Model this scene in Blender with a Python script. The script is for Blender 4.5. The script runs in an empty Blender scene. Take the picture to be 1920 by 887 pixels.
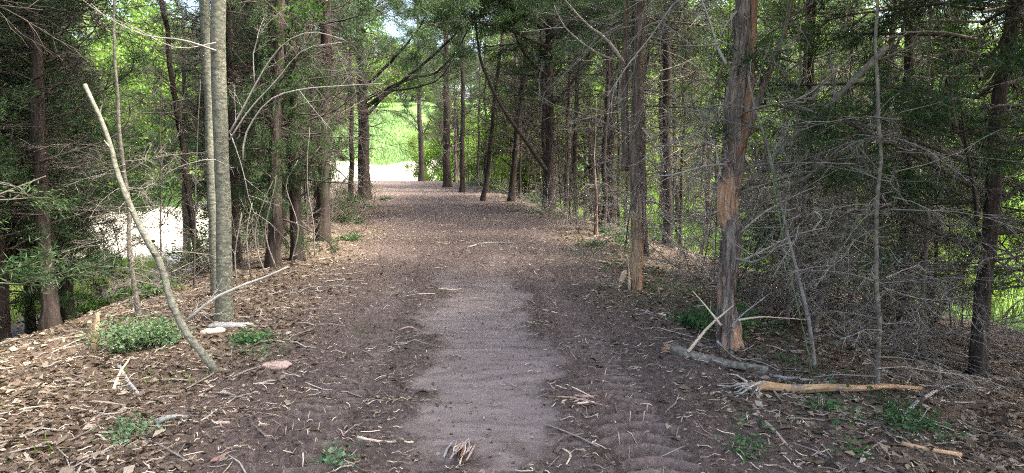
import bpy, math, random
import numpy as np
R = math.radians
rng = np.random.default_rng(7)
scene = bpy.context.scene
COL = scene.collection

# ------------------------------------------------------------------ camera, sky, sun, exposure
F, W, HH = 1250.0, 1920.0, 887.0
EYE = np.array((0.0, 0.0, 1.5))
PITCH = math.atan(115.0 / F)
cd = bpy.data.cameras.new('camera'); cam = bpy.data.objects.new('camera', cd); COL.objects.link(cam)
cd.sensor_width = 36.0; cd.lens = 36.0 * F / W; cd.clip_start = 0.05; cd.clip_end = 3000
cam.location = EYE; cam.rotation_euler = (math.pi / 2 - PITCH, 0, 0)
scene.camera = cam
SUN_EL, SUN_ROT = R(56), R(98)          # the sun stands high to the right of the path
world = bpy.data.worlds.new('World'); scene.world = world; world.use_nodes = True
wn = world.node_tree.nodes; wl = world.node_tree.links
sky = wn.new('ShaderNodeTexSky'); sky.sky_type = 'NISHITA'; sky.sun_disc = False
sky.sun_elevation = SUN_EL; sky.sun_rotation = SUN_ROT; sky.air_density = 1.0; sky.dust_density = 6.0; sky.ozone_density = 1.0
wl.new(sky.outputs['Color'], wn['Background'].inputs['Color']); wn['Background'].inputs['Strength'].default_value = 0.15
sd = bpy.data.lights.new('sun', 'SUN'); sun = bpy.data.objects.new('sun', sd); COL.objects.link(sun)
sd.energy = 2.7; sd.angle = R(10); sd.color = (1.0, 0.95, 0.86)
sdir = np.array((math.sin(SUN_ROT) * math.cos(SUN_EL), math.cos(SUN_ROT) * math.cos(SUN_EL), math.sin(SUN_EL)))
from mathutils import Vector
sun.rotation_euler = Vector(sdir).to_track_quat('Z', 'Y').to_euler()
vs = scene.view_settings
scene.display_settings.display_device = 'sRGB'
vs.view_transform = 'Standard'; vs.look = 'None'; vs.gamma = 1.0; vs.use_curve_mapping = False
vs.exposure = 2.9
scene.cycles.use_denoising = False; scene.cycles.filter_width = 1.1
scene.cycles.max_bounces = 6; scene.cycles.diffuse_bounces = 4; scene.cycles.sample_clamp_indirect = 6.0; scene.cycles.caustics_reflective = False; scene.cycles.caustics_refractive = False

# ------------------------------------------------------------------ helpers: noise, terrain, pixels to points
def sstep(a, b, x):
    t = np.clip((np.asarray(x, float) - a) / (b - a), 0, 1); return t * t * (3 - 2 * t)
def _h(ix, iy, s):
    n = (ix.astype(np.int64) * 374761393 + iy.astype(np.int64) * 668265263 + s * 982451653) & 0x7fffffff
    n = ((n ^ (n >> 13)) * 1274126177) & 0x7fffffff
    n = n ^ (n >> 16)
    return (n & 0xffff) / 65535.0
def vnoise(x, y, s=0):
    x = np.asarray(x, float); y = np.asarray(y, float)
    ix = np.floor(x); iy = np.floor(y); fx = x - ix; fy = y - iy
    fx = fx * fx * (3 - 2 * fx); fy = fy * fy * (3 - 2 * fy)
    a = _h(ix, iy, s); b = _h(ix + 1, iy, s); c = _h(ix, iy + 1, s); d = _h(ix + 1, iy + 1, s)
    return (a * (1 - fx) + b * fx) * (1 - fy) + (c * (1 - fx) + d * fx) * fy - 0.5
def fbm(x, y, s=0, o=3):
    v = 0; a = 1.0
    for k in range(o):
        v = v + a * vnoise(x * 2 ** k + 17.3 * k, y * 2 ** k - 9.1 * k, s + k); a *= 0.5
    return v
def cx(y):
    y = np.clip(y, -5, 40); return -0.0047 * y * y - 0.008 * y + 0.0
TR = {-1: -1.06, 1: 0.82}                  # the two wheel tracks, to the path's middle line
def masks(x, y):
    o = x - cx(y)
    n = fbm(x * 0.9, y * 0.9, 3) + 0.4 * fbm(x * 5, y * 5, 9, 2)
    dirt = 1 - sstep(1.45, 2.3, np.abs(o) + n * 0.7)
    dirt = dirt * (1 - sstep(35, 38, y)) * sstep(-14, -10, y)
    e = 0.34 * n + 0.22 * fbm(x * 2.3, y * 2.3, 13, 4) + 0.14 * fbm(x * 9, y * 9, 15, 3)
    mud = (1 - sstep(0.40, 0.62, np.abs(o + 0.03) + e)) * sstep(3.4, 3.9, y + n * 0.9 + 0.5 * fbm(x * 5, y * 5, 17, 3)) * (1 - sstep(6.6, 11.0, y + n * 1.8 + 1.2 * fbm(x * 4, y * 2, 19, 3)))
    return o, dirt, mud
def height(x, y, micro=True):
    x = np.asarray(x, float); y = np.asarray(y, float)
    o, dirt, mud = masks(x, y)
    zc = 1.2 * sstep(2, 34, y)
    lowR = np.interp(y, [0, 20, 34, 50, 72, 130, 200, 420], [-0.75, -0.7, -0.3, 0.5, 2.6, 15, 25, 44])
    lowL = np.interp(y, [0, 12, 30, 44, 56, 72, 130, 200, 420], [-1.2, -1.9, -1.9, -1.15, 0.4, 2.9, 15, 25, 44])
    fR = sstep(1.9, 7.5, o); fL = sstep(2.6, 10.0, -o)
    z = zc + (lowR - zc) * fR + (lowL - zc) * fL
    far = np.interp(y, [34, 42, 50, 72, 130, 200, 420], [1.2, 0.75, 0.85, 3.0, 15, 25, 44])
    z = z + (far - z) * sstep(34, 48, y) * (1 - fR) * (1 - fL)
    z = z + 0.22 * fbm(x * 0.28, y * 0.28, 21) * sstep(2.0, 4.0, np.abs(o))
    if micro:
        near = 1 - sstep(18, 36, y)
        rough = (1 - 0.92 * mud) * near
        tracks = 0
        for s in (-1, 1):
            wob = 0.12 * fbm(y * 0.25 + s * 40, y * 0 + 3.3, 61); tracks = tracks + (1 - sstep(0.24, 0.36, np.abs(o - TR[s] - wob))) * dirt * (1 - sstep(13, 18, y))
        rough = rough * (1 - 0.6 * tracks)
        z = z + rough * (0.045 * fbm(x * 2.2, y * 2.2, 31) + 0.024 * fbm(x * 7, y * 7, 41) + 0.020 * np.abs(fbm(x * 16, y * 16, 47, 2)) + 0.016 * fbm(x * 30, y * 30, 51, 2))
        z = z + 0.035 * fbm(x * 0.9, y * 1.6, 71) * near * dirt + 0.012 * mud * fbm(x * 3, y * 9, 73, 4) + 0.004 * mud * fbm(x * 22, y * 30, 75, 2)
        for s in (-1, 1):
            wob = 0.12 * fbm(y * 0.25 + s * 40, y * 0 + 3.3, 61)
            t = np.abs(o - TR[s] - wob)
            tr = (1 - sstep(0.17, 0.27, t)) * dirt * (1 - sstep(10, 14, y))
            lug = np.abs(((y * 6.5 + s * 0.5 * np.abs(o - TR[s]) * 4 + 0.30 * fbm(x * 4, y * 3, 66)) % 1) - 0.5) * 2
            lug = sstep(0.45, 0.85, lug)
            z = z + tr * ((lug - 0.4) * 0.050 * (0.55 + 1.2 * np.clip(fbm(x * 1.3, y * 1.3, 81) + 0.35, 0, 1)) - 0.018)
        z = z - 0.02 * mud
    return z
def ray(px, py):
    u = (px - W / 2) / F; v = (py - HH / 2) / F
    c, s = math.cos(PITCH), math.sin(PITCH)
    return np.array((u, c - v * s, -s - v * c))
def P(px, py, Y):
    """the point at ground distance Y in front of the camera"""
    d = ray(px, py); return EYE + d * (Y / d[1])
def G(px, py, lift=0.0):
    """where the ground lies at that pixel"""
    d = ray(px, py); t = np.linspace(1.5, 120, 4000)
    x = EYE[0] + d[0] * t; y = EYE[1] + d[1] * t; z = EYE[2] + d[2] * t
    g = height(x, y, False); k = np.argmax(z < g + lift)
    if k == 0: k = len(t) - 1
    a, b = t[k - 1], t[k]
    for _ in range(14):
        m = (a + b) / 2
        q = EYE + d * m
        if q[2] < height(q[0], q[1], False) + lift: b = m
        else: a = m
    q = EYE + d * b
    return np.array((q[0], q[1], float(height(q[0], q[1])) + lift))
def dist(px, py): return G(px, py)[1]

# ------------------------------------------------------------------ helpers: meshes and objects
class MB:
    def __init__(s): s.v = []; s.q = []; s.n = 0
    def add(s, v, q):
        s.v.append(np.asarray(v, np.float32)); s.q.append(np.asarray(q, np.int64) + s.n); s.n += len(v)
    def tube(s, pts, rad, sides=4, ridge=0.0, seed=0, cap=True):
        pts = np.asarray(pts, float); rad = np.asarray(rad, float) * np.ones(len(pts))
        t = np.gradient(pts, axis=0); t /= np.linalg.norm(t, axis=1)[:, None] + 1e-9
        ref = np.array((0.31, 0.95, 0.05)) if abs(t[0][2]) > 0.6 else np.array((0.05, 0.1, 0.99))
        a = np.cross(t, ref); a /= np.linalg.norm(a, axis=1)[:, None] + 1e-9
        b = np.cross(t, a)
        if cap:
            pts = np.vstack([pts[:1], pts, pts[-1:]]); a = np.vstack([a[:1], a, a[-1:]]); b = np.vstack([b[:1], b, b[-1:]])
            rad = np.concatenate([[rad[0] * 0.02], rad, [rad[-1] * 0.02]])
        th = np.arange(sides) * 2 * math.pi / sides
        rr = rad[:, None] * np.ones((1, sides))
        if ridge:
            L = np.concatenate([[0], np.cumsum(np.linalg.norm(np.diff(pts, axis=0), axis=1))])
            LL, TT = np.meshgrid(L, np.arange(sides), indexing='ij')
            k = np.minimum(TT, sides - TT)
            rr = rr * (1 + ridge * fbm(k * 0.9 + 3 * seed, LL * 2.2, 100 + seed) + ridge * 0.9 * fbm(k * 0.45, LL * 6.5, 140 + seed))
        v = pts[:, None, :] + rr[:, :, None] * (np.cos(th)[None, :, None] * a[:, None, :] + np.sin(th)[None, :, None] * b[:, None, :])
        m = len(pts); i = np.arange(m - 1)[:, None] * sides; j = np.arange(sides)[None, :]; j2 = (j + 1) % sides
        q = np.stack([i + j, i + j2, i + sides + j2, i + sides + j], -1).reshape(-1, 4)
        s.add(v.reshape(-1, 3), q)
    def blades(s, c, d, n, L, Wd, kink=0.0):
        """leaf-like faces: centre c, direction d, normal n, length L, width Wd (arrays); a rhombus with a widest third"""
        d = d / (np.linalg.norm(d, axis=1)[:, None] + 1e-9)
        w = np.cross(d, n); w /= np.linalg.norm(w, axis=1)[:, None] + 1e-9
        nn = np.cross(w, d)
        L = L[:, None]; Wd = Wd[:, None]
        v = np.stack([c, c + d * L * .45 + w * Wd * .5 + nn * L * kink, c + d * L, c + d * L * .45 - w * Wd * .5 + nn * L * kink], 1)
        k = len(c); s.add(v.reshape(-1, 3), np.arange(k * 4).reshape(k, 4))
    def build(s, name, mat, parent=None, smooth=True):
        me = bpy.data.meshes.new(name)
        v = np.concatenate(s.v); q = np.concatenate(s.q)
        me.vertices.add(len(v)); me.vertices.foreach_set('co', v.astype(np.float32).ravel())
        me.loops.add(len(q) * 4); me.loops.foreach_set('vertex_index', q.astype(np.int32).ravel())
        me.polygons.add(len(q)); me.polygons.foreach_set('loop_start', (np.arange(len(q)) * 4).astype(np.int32))
        if smooth: me.polygons.foreach_set('use_smooth', np.ones(len(q), bool))
        me.update(); me.validate()
        me.materials.append(mat)
        o = bpy.data.objects.new(name, me); COL.objects.link(o)
        if parent is not None: o.parent = parent
        return o
def tag(o, label=None, cat=None, group=None, kind=None):
    if label: o['label'] = label
    if cat: o['category'] = cat
    if group: o['group'] = group
    if kind: o['kind'] = kind
    return o
def empty(name, loc, rz=0.0, label=None, cat=None, group=None):
    o = bpy.data.objects.new(name, None); COL.objects.link(o); o.empty_display_size = 0.2
    o.location = [float(a) for a in loc]; o.rotation_euler = (0, 0, rz)
    return tag(o, label, cat, group)
def part_copy(src, parent, rz=0.0, s=(1, 1, 1), lean=(0, 0)):
    c = src.copy(); COL.objects.link(c); c.parent = parent
    c.rotation_euler = (lean[0], lean[1], rz); c.scale = s
    return c

# ------------------------------------------------------------------ materials
def mat(name):
    m = bpy.data.materials.new(name); m.use_nodes = True
    nt = m.node_tree; b = nt.nodes['Principled BSDF']; b.inputs['Specular IOR Level'].default_value = 0.25
    return m, nt, b
def N(nt, t, **kw):
    n = nt.nodes.new(t)
    for k, v in kw.items(): setattr(n, k, v)
    return n
def ramp(nt, fac, stops):
    r = N(nt, 'ShaderNodeValToRGB'); e = r.color_ramp.elements
    while len(e) < len(stops): e.new(0.5)
    for k, (p, c) in enumerate(stops): e[k].position = p; e[k].color = (*c, 1)
    nt.links.new(fac, r.inputs[0]); return r.outputs[0]
def noise(nt, vec, scale, detail=5, rough=0.6):
    n = N(nt, 'ShaderNodeTexNoise'); n.inputs['Scale'].default_value = scale; n.inputs['Detail'].default_value = detail; n.inputs['Roughness'].default_value = rough
    if vec is not None: nt.links.new(vec, n.inputs['Vector'])
    return n.outputs[0]
def mapping(nt, vec, scale):
    m = N(nt, 'ShaderNodeMapping'); m.inputs['Scale'].default_value = scale; nt.links.new(vec, m.inputs['Vector']); return m.outputs[0]
def mix(nt, f, a, b, blend='MIX'):
    m = N(nt, 'ShaderNodeMix', data_type='RGBA', blend_type=blend)
    for s, v in ((m.inputs[0], f), (m.inputs[6], a), (m.inputs[7], b)):
        if isinstance(v, (int, float)): s.default_value = v
        elif isinstance(v, tuple): s.default_value = (*v, 1)
        else: nt.links.new(v, s)
    return m.outputs[2]
def bump(nt, b, h, strength, distv):
    n = N(nt, 'ShaderNodeBump'); n.inputs['Strength'].default_value = strength; n.inputs['Distance'].default_value = distv
    nt.links.new(h, n.inputs['Height']); nt.links.new(n.outputs[0], b.inputs['Normal'])
def bark(name, stops, vert=(26, 26, 2.6), strength=0.9, dv=0.012, patch=None, patch_lo=0.55, patch_scale=(5, 5, 1.6), wounds=None):
    m, nt, b = mat(name)
    tc = N(nt, 'ShaderNodeTexCoord').outputs['Object']
    f = noise(nt, mapping(nt, tc, vert), 1.0, 6, 0.65)
    big = noise(nt, mapping(nt, tc, (3, 3, 1.2)), 1.0, 3)
    c = ramp(nt, f, stops)
    c = mix(nt, ramp(nt, big, [(0.3, (0, 0, 0)), (0.7, (0.6, 0.6, 0.6))]), c, mix(nt, 1.0, c, (0.72, 0.80, 0.72), 'MULTIPLY'))
    if patch:
        pn = noise(nt, mapping(nt, tc, patch_scale), 1.0, 5, 0.6)
        if wounds:
            sx = N(nt, 'ShaderNodeSeparateXYZ'); nt.links.new(tc, sx.inputs[0])
            zr = N(nt, 'ShaderNodeMapRange'); nt.links.new(sx.outputs['Z'], zr.inputs[0]); zr.inputs[1].default_value = 0.0; zr.inputs[2].default_value = 4.0
            ww = ramp(nt, zr.outputs[0], [(z / 4.0, (w, w, w)) for z, w in wounds])
            ad = N(nt, 'ShaderNodeMath', operation='ADD'); nt.links.new(pn, ad.inputs[0]); nt.links.new(ww, ad.inputs[1]); pn = ad.outputs[0]
        pf = ramp(nt, pn, [(patch_lo, (0, 0, 0)), (patch_lo + 0.06, (1, 1, 1))])
        pc = ramp(nt, noise(nt, mapping(nt, tc, (60, 60, 5)), 1.0, 4), [(0.3, patch[0]), (0.7, patch[1])])
        c = mix(nt, pf, c, pc)
    nt.links.new(c, b.inputs['Base Color']); b.inputs['Roughness'].default_value = 0.9
    bump(nt, b, f, strength, dv)
    return m
M = {}
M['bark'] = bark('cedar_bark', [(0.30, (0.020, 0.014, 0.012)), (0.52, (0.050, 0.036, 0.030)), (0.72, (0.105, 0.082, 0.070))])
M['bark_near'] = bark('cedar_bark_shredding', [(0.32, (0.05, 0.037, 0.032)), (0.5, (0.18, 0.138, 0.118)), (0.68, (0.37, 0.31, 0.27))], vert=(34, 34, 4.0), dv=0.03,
                      patch=((0.38, 0.20, 0.11), (0.55, 0.36, 0.23)), patch_lo=0.61, wounds=[(0.0, 0.09), (0.2, 0.06), (0.5, 0.13), (0.8, 0.02), (1.2, 0.17), (1.45, 0.08), (1.6, 0.0), (3.0, 0.02)])
M['bark_torn'] = bark('torn_cedar_bark', [(0.32, (0.05, 0.036, 0.03)), (0.5, (0.17, 0.125, 0.105)), (0.68, (0.33, 0.26, 0.225))], vert=(36, 36, 3.5), dv=0.025,
                      patch=((0.36, 0.19, 0.11), (0.52, 0.33, 0.22)), patch_lo=0.64, patch_scale=(7, 7, 1.2), wounds=[(0.0, 0.14), (0.5, 0.2), (0.8, 0.16), (1.1, 0.04), (2.0, 0.0)])
M['bark_red'] = bark('red_inner_bark', [(0.3, (0.10, 0.05, 0.032)), (0.55, (0.26, 0.14, 0.085)), (0.75, (0.36, 0.22, 0.15))], vert=(34, 34, 2.2))
M['bark_pale'] = bark('smooth_pale_bark', [(0.30, (0.07, 0.068, 0.052)), (0.48, (0.16, 0.155, 0.118)), (0.68, (0.27, 0.27, 0.205))], vert=(22, 22, 34), strength=0.9, dv=0.010,
                      patch=((0.07, 0.062, 0.05), (0.13, 0.12, 0.095)), patch_lo=0.575, patch_scale=(8, 8, 22))
M['bark_log'] = bark('weathered_log_bark', [(0.28, (0.06, 0.048, 0.038)), (0.5, (0.185, 0.16, 0.13)), (0.74, (0.36, 0.32, 0.265))], vert=(24, 24, 24), dv=0.008)
def simple(name, c0, c1, scale=(40, 40, 40), rough=0.85, island=0.0):
    m, nt, b = mat(name)
    tc = N(nt, 'ShaderNodeTexCoord').outputs['Object']
    f = noise(nt, mapping(nt, tc, scale), 1.0, 4)
    if island:
        g = N(nt, 'ShaderNodeNewGeometry').outputs['Random Per Island']
        mx = N(nt, 'ShaderNodeMath', operation='MULTIPLY_ADD'); nt.links.new(g, mx.inputs[0]); mx.inputs[1].default_value = island
        sc = N(nt, 'ShaderNodeMath', operation='MULTIPLY_ADD'); nt.links.new(f, sc.inputs[0]); sc.inputs[1].default_value = 1 - island * 0.6; sc.inputs[2].default_value = -island * 0.2
        nt.links.new(sc.outputs[0], mx.inputs[2]); f = mx.outputs[0]
    nt.links.new(ramp(nt, f, [(0.25, c0), (0.78, c1)]), b.inputs['Base Color']); b.inputs['Roughness'].default_value = rough
    bump(nt, b, f, 0.4, 0.004)
    return m
M['twig'] = simple('dead_twig', (0.07, 0.058, 0.047), (0.36, 0.32, 0.275), (14, 14, 14), island=0.5)
M['twig_pale'] = simple('pale_dead_branch', (0.26, 0.235, 0.20), (0.52, 0.48, 0.42), (18, 18, 18), island=0.3)
M['twig_dark'] = simple('dark_cedar_limb', (0.035, 0.028, 0.024), (0.11, 0.09, 0.078), (18, 18, 18), island=0.3)
M['wood_orange'] = simple('peeled_orange_wood', (0.22, 0.13, 0.07), (0.56, 0.37, 0.21), (18, 34, 34))
M['wood_pale'] = simple('fresh_pale_wood', (0.42, 0.31, 0.21), (0.66, 0.54, 0.42), (30, 30, 30), island=0.4)
M['wood_tan'] = simple('torn_tan_wood', (0.26, 0.16, 0.09), (0.52, 0.38, 0.25), (30, 30, 8), island=0.5)
M['wood_peeled'] = bark('half_peeled_wood', [(0.3, (0.24, 0.14, 0.075)), (0.52, (0.44, 0.275, 0.15)), (0.72, (0.60, 0.42, 0.26))], vert=(7, 40, 40), strength=0.6, dv=0.01, patch=((0.10, 0.085, 0.07), (0.26, 0.22, 0.185)), patch_lo=0.56, patch_scale=(5, 14, 14))
M['wood_pink'] = simple('pink_cedar_heartwood', (0.24, 0.155, 0.125), (0.46, 0.34, 0.285), (30, 30, 30), island=0.4)
M['wood_red'] = simple('red_cedar_heartwood', (0.17, 0.085, 0.075), (0.32, 0.19, 0.165), (30, 30, 30))
M['wood_grey'] = simple('grey_weathered_wood', (0.16, 0.155, 0.15), (0.40, 0.39, 0.37), (20, 20, 20))
M['vine'] = simple('green_vine', (0.06, 0.10, 0.035), (0.16, 0.22, 0.09), (20, 20, 20))
def leafmat(name, stops, transl=0.35, rough=0.55):
    m, nt, b = mat(name)
    g = N(nt, 'ShaderNodeNewGeometry').outputs['Random Per Island']
    oi = N(nt, 'ShaderNodeObjectInfo').outputs['Random']
    c = ramp(nt, g, stops)
    c = mix(nt, oi, mix(nt, 1.0, c, (0.85, 0.92, 0.9), 'MULTIPLY'), mix(nt, 1.0, c, (1.1, 1.06, 0.95), 'MULTIPLY'))
    nt.links.new(c, b.inputs['Base Color']); b.inputs['Roughness'].default_value = rough
    if transl:
        t = N(nt, 'ShaderNodeBsdfTranslucent'); nt.links.new(mix(nt, 1.0, c, (1.5, 1.5, 0.7), 'MULTIPLY'), t.inputs['Color'])
        ms = N(nt, 'ShaderNodeMixShader'); ms.inputs[0].default_value = transl
        nt.links.new(b.outputs[0], ms.inputs[1]); nt.links.new(t.outputs[0], ms.inputs[2])
        nt.links.new(ms.outputs[0], nt.nodes['Material Output'].inputs['Surface'])
    return m
M['cedar_leaf'] = leafmat('cedar_foliage', [(0.0, (0.020, 0.044, 0.020)), (0.6, (0.042, 0.085, 0.034)), (1.0, (0.085, 0.125, 0.05))], 0.25)
M['cedar_leaf_light'] = leafmat('light_cedar_foliage', [(0.0, (0.045, 0.085, 0.022)), (0.6, (0.085, 0.14, 0.035)), (1.0, (0.13, 0.18, 0.055))], 0.45)
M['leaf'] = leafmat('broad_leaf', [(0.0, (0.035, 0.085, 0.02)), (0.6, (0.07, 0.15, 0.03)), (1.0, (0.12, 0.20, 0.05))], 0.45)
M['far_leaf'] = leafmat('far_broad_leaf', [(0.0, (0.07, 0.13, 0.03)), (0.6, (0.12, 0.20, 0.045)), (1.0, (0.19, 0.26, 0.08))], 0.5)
M['weed'] = leafmat('weed_leaf', [(0.0, (0.08, 0.14, 0.07)), (0.6, (0.15, 0.235, 0.13)), (1.0, (0.26, 0.35, 0.23))], 0.35)
M['ivy'] = leafmat('ground_ivy_leaf', [(0.0, (0.03, 0.08, 0.03)), (0.6, (0.055, 0.125, 0.045)), (1.0, (0.10, 0.18, 0.07))], 0.3)
M['grass'] = leafmat('meadow_grass_blade', [(0.0, (0.09, 0.16, 0.025)), (0.6, (0.15, 0.24, 0.035)), (1.0, (0.24, 0.29, 0.07))], 0.4)
M['slope_grass'] = leafmat('slope_grass_blade', [(0.0, (0.10, 0.17, 0.075)), (0.6, (0.15, 0.235, 0.11)), (1.0, (0.23, 0.30, 0.165))], 0.35)
M['litter'] = leafmat('dry_leaf', [(0.0, (0.04, 0.028, 0.02)), (0.35, (0.105, 0.073, 0.052)), (0.65, (0.165, 0.122, 0.092)), (0.88, (0.235, 0.185, 0.15)), (1.0, (0.36, 0.305, 0.26))], 0.12, 0.8)
M['shred'] = leafmat('wood_shred', [(0.0, (0.10, 0.075, 0.06)), (0.45, (0.22, 0.175, 0.14)), (0.75, (0.36, 0.30, 0.245)), (1.0, (0.58, 0.50, 0.43))], 0.0, 0.85)

def soil_material():
    m, nt, b = mat('soil')
    geo = N(nt, 'ShaderNodeNewGeometry').outputs['Position']
    d = N(nt, 'ShaderNodeAttribute', attribute_name='dirt').outputs['Fac']
    mu = N(nt, 'ShaderNodeAttribute', attribute_name='mud').outputs['Fac']
    n1 = noise(nt, geo, 3.0, 6); n2 = noise(nt, geo, 30, 6, 0.7); n3 = noise(nt, geo, 140, 4, 0.7)
    loose = ramp(nt, n2, [(0.28, (0.032, 0.023, 0.019)), (0.5, (0.080, 0.060, 0.051)), (0.74, (0.165, 0.13, 0.112))])
    loose = mix(nt, n1, loose, mix(nt, 1.0, loose, (1.35, 1.30, 1.28), 'MULTIPLY'))
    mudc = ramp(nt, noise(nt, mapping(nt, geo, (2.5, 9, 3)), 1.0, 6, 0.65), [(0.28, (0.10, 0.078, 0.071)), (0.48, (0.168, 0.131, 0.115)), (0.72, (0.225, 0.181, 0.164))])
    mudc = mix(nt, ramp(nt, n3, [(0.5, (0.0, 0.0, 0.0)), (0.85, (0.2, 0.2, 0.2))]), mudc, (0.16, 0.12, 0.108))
    floor = ramp(nt, n2, [(0.25, (0.045, 0.032, 0.024)), (0.5, (0.11, 0.08, 0.058)), (0.75, (0.22, 0.17, 0.13))])
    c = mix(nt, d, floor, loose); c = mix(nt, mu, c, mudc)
    nt.links.new(c, b.inputs['Base Color'])
    rr = N(nt, 'ShaderNodeMapRange'); nt.links.new(mu, rr.inputs[0]); rr.inputs[3].default_value = 0.92; rr.inputs[4].default_value = 0.62
    nt.links.new(rr.outputs[0], b.inputs['Roughness'])
    s1 = N(nt, 'ShaderNodeMath', operation='ADD'); nt.links.new(n2, s1.inputs[0]); nt.links.new(n3, s1.inputs[1])
    bs = N(nt, 'ShaderNodeBump'); bs.inputs['Distance'].default_value = 0.014
    st = N(nt, 'ShaderNodeMapRange'); nt.links.new(mu, st.inputs[0]); st.inputs[3].default_value = 0.9; st.inputs[4].default_value = 0.10
    nt.links.new(st.outputs[0], bs.inputs['Strength']); nt.links.new(s1.outputs[0], bs.inputs['Height']); nt.links.new(bs.outputs[0], b.inputs['Normal'])
    return m
M['soil'] = soil_material()
def ground_mat(name, stops, scale, dv=0.02):
    m, nt, b = mat(name)
    geo = N(nt, 'ShaderNodeNewGeometry').outputs['Position']
    n = noise(nt, geo, scale, 6, 0.7); n1 = noise(nt, geo, 0.12, 4)
    c = ramp(nt, n, stops); c = mix(nt, n1, mix(nt, 1.0, c, (0.8, 0.85, 0.8), 'MULTIPLY'), mix(nt, 1.0, c, (1.2, 1.12, 1.0), 'MULTIPLY'))
    nt.links.new(c, b.inputs['Base Color']); b.inputs['Roughness'].default_value = 0.95
    bump(nt, b, n, 0.6, dv); return m
M['meadow'] = ground_mat('meadow', [(0.3, (0.05, 0.11, 0.025)), (0.55, (0.10, 0.19, 0.05)), (0.8, (0.17, 0.24, 0.08))], 6, 0.06)
M['gravel'] = ground_mat('pale_gravel', [(0.3, (0.34, 0.31, 0.27)), (0.55, (0.46, 0.43, 0.38)), (0.8, (0.58, 0.54, 0.48))], 22, 0.01)

# ------------------------------------------------------------------ the ground: one sheet, cut into path, forest floor, gravel and meadow
def axis(fine, step, far, grow):
    a = [0.0]
    while a[-1] < fine: a.append(a[-1] + step)
    s = step
    while a[-1] < far: s = min(s * grow, 12); a.append(a[-1] + s)
    return np.array(a)
ax = axis(2.6, 0.022, 420, 1.035)
xs = np.concatenate([-ax[::-1], ax[1:]])
ys = [-60.0]
while ys[-1] < 600:
    y = ys[-1]; ys.append(y + (float(np.clip(0.00085 * y * y, 0.018, 6)) if y > 1.8 else max(0.018, min(4, (1.9 - y) * 0.12))))
ys = np.array(ys)
X, Y = np.meshgrid(xs, ys, indexing='xy')
Z = height(X, Y)
O_, D_, MU_ = masks(X, Y)
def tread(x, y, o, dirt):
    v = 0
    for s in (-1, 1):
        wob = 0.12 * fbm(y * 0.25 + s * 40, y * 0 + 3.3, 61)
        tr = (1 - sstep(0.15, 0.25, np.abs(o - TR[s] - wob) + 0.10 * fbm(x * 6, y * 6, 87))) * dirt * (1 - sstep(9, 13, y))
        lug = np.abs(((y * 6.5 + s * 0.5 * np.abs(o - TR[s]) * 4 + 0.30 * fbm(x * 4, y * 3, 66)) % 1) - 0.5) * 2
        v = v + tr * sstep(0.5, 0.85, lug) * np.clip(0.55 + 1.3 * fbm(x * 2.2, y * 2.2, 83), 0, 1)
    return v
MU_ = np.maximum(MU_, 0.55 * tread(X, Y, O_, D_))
def gravel_mask(x, y):
    e = 1.6 * fbm(x * 0.15, y * 0.15, 201)
    left = (x < -11.2 + e) & (y > 25.5 + e) & (y < 47 + e)
    up = (np.abs(x + 14 + (y - 50) * 0.05) < 9 + e) & (y > 41) & (y < 73 + e)
    return left | up
def meadow_mask(x, y):
    e = 1.5 * fbm(x * 0.2, y * 0.2, 207); o = x - cx(y)
    return ((o > 7.6 + e) & (y > 9.5)) | ((o > 6.3 + e) & (y > 14)) | (y > 38 + e) | (o < -13 + e) | (np.abs(o) > 40) | (y < -30)
qc = lambda A: (A[:-1, :-1] + A[1:, 1:]) / 2
gx, gy, gd = qc(X), qc(Y), qc(D_)
gm = gravel_mask(gx, gy); mm = meadow_mask(gx, gy) & ~gm; pm = (gd > 0.5) & ~gm & ~mm; fm = ~(gm | mm | pm)
nx = len(xs); ny = len(ys)
idx = np.arange(nx * ny).reshape(ny, nx)
quads = np.stack([idx[:-1, :-1], idx[:-1, 1:], idx[1:, 1:], idx[1:, :-1]], -1)
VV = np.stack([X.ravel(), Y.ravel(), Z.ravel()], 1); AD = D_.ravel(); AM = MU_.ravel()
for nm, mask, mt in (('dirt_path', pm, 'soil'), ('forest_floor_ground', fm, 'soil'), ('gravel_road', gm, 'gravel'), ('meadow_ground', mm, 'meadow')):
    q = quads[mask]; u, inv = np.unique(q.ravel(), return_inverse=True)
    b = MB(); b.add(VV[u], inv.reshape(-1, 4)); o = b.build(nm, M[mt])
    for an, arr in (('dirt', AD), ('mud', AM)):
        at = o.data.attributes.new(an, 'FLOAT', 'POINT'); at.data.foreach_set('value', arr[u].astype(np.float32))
    tag(o, kind='structure')

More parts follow.
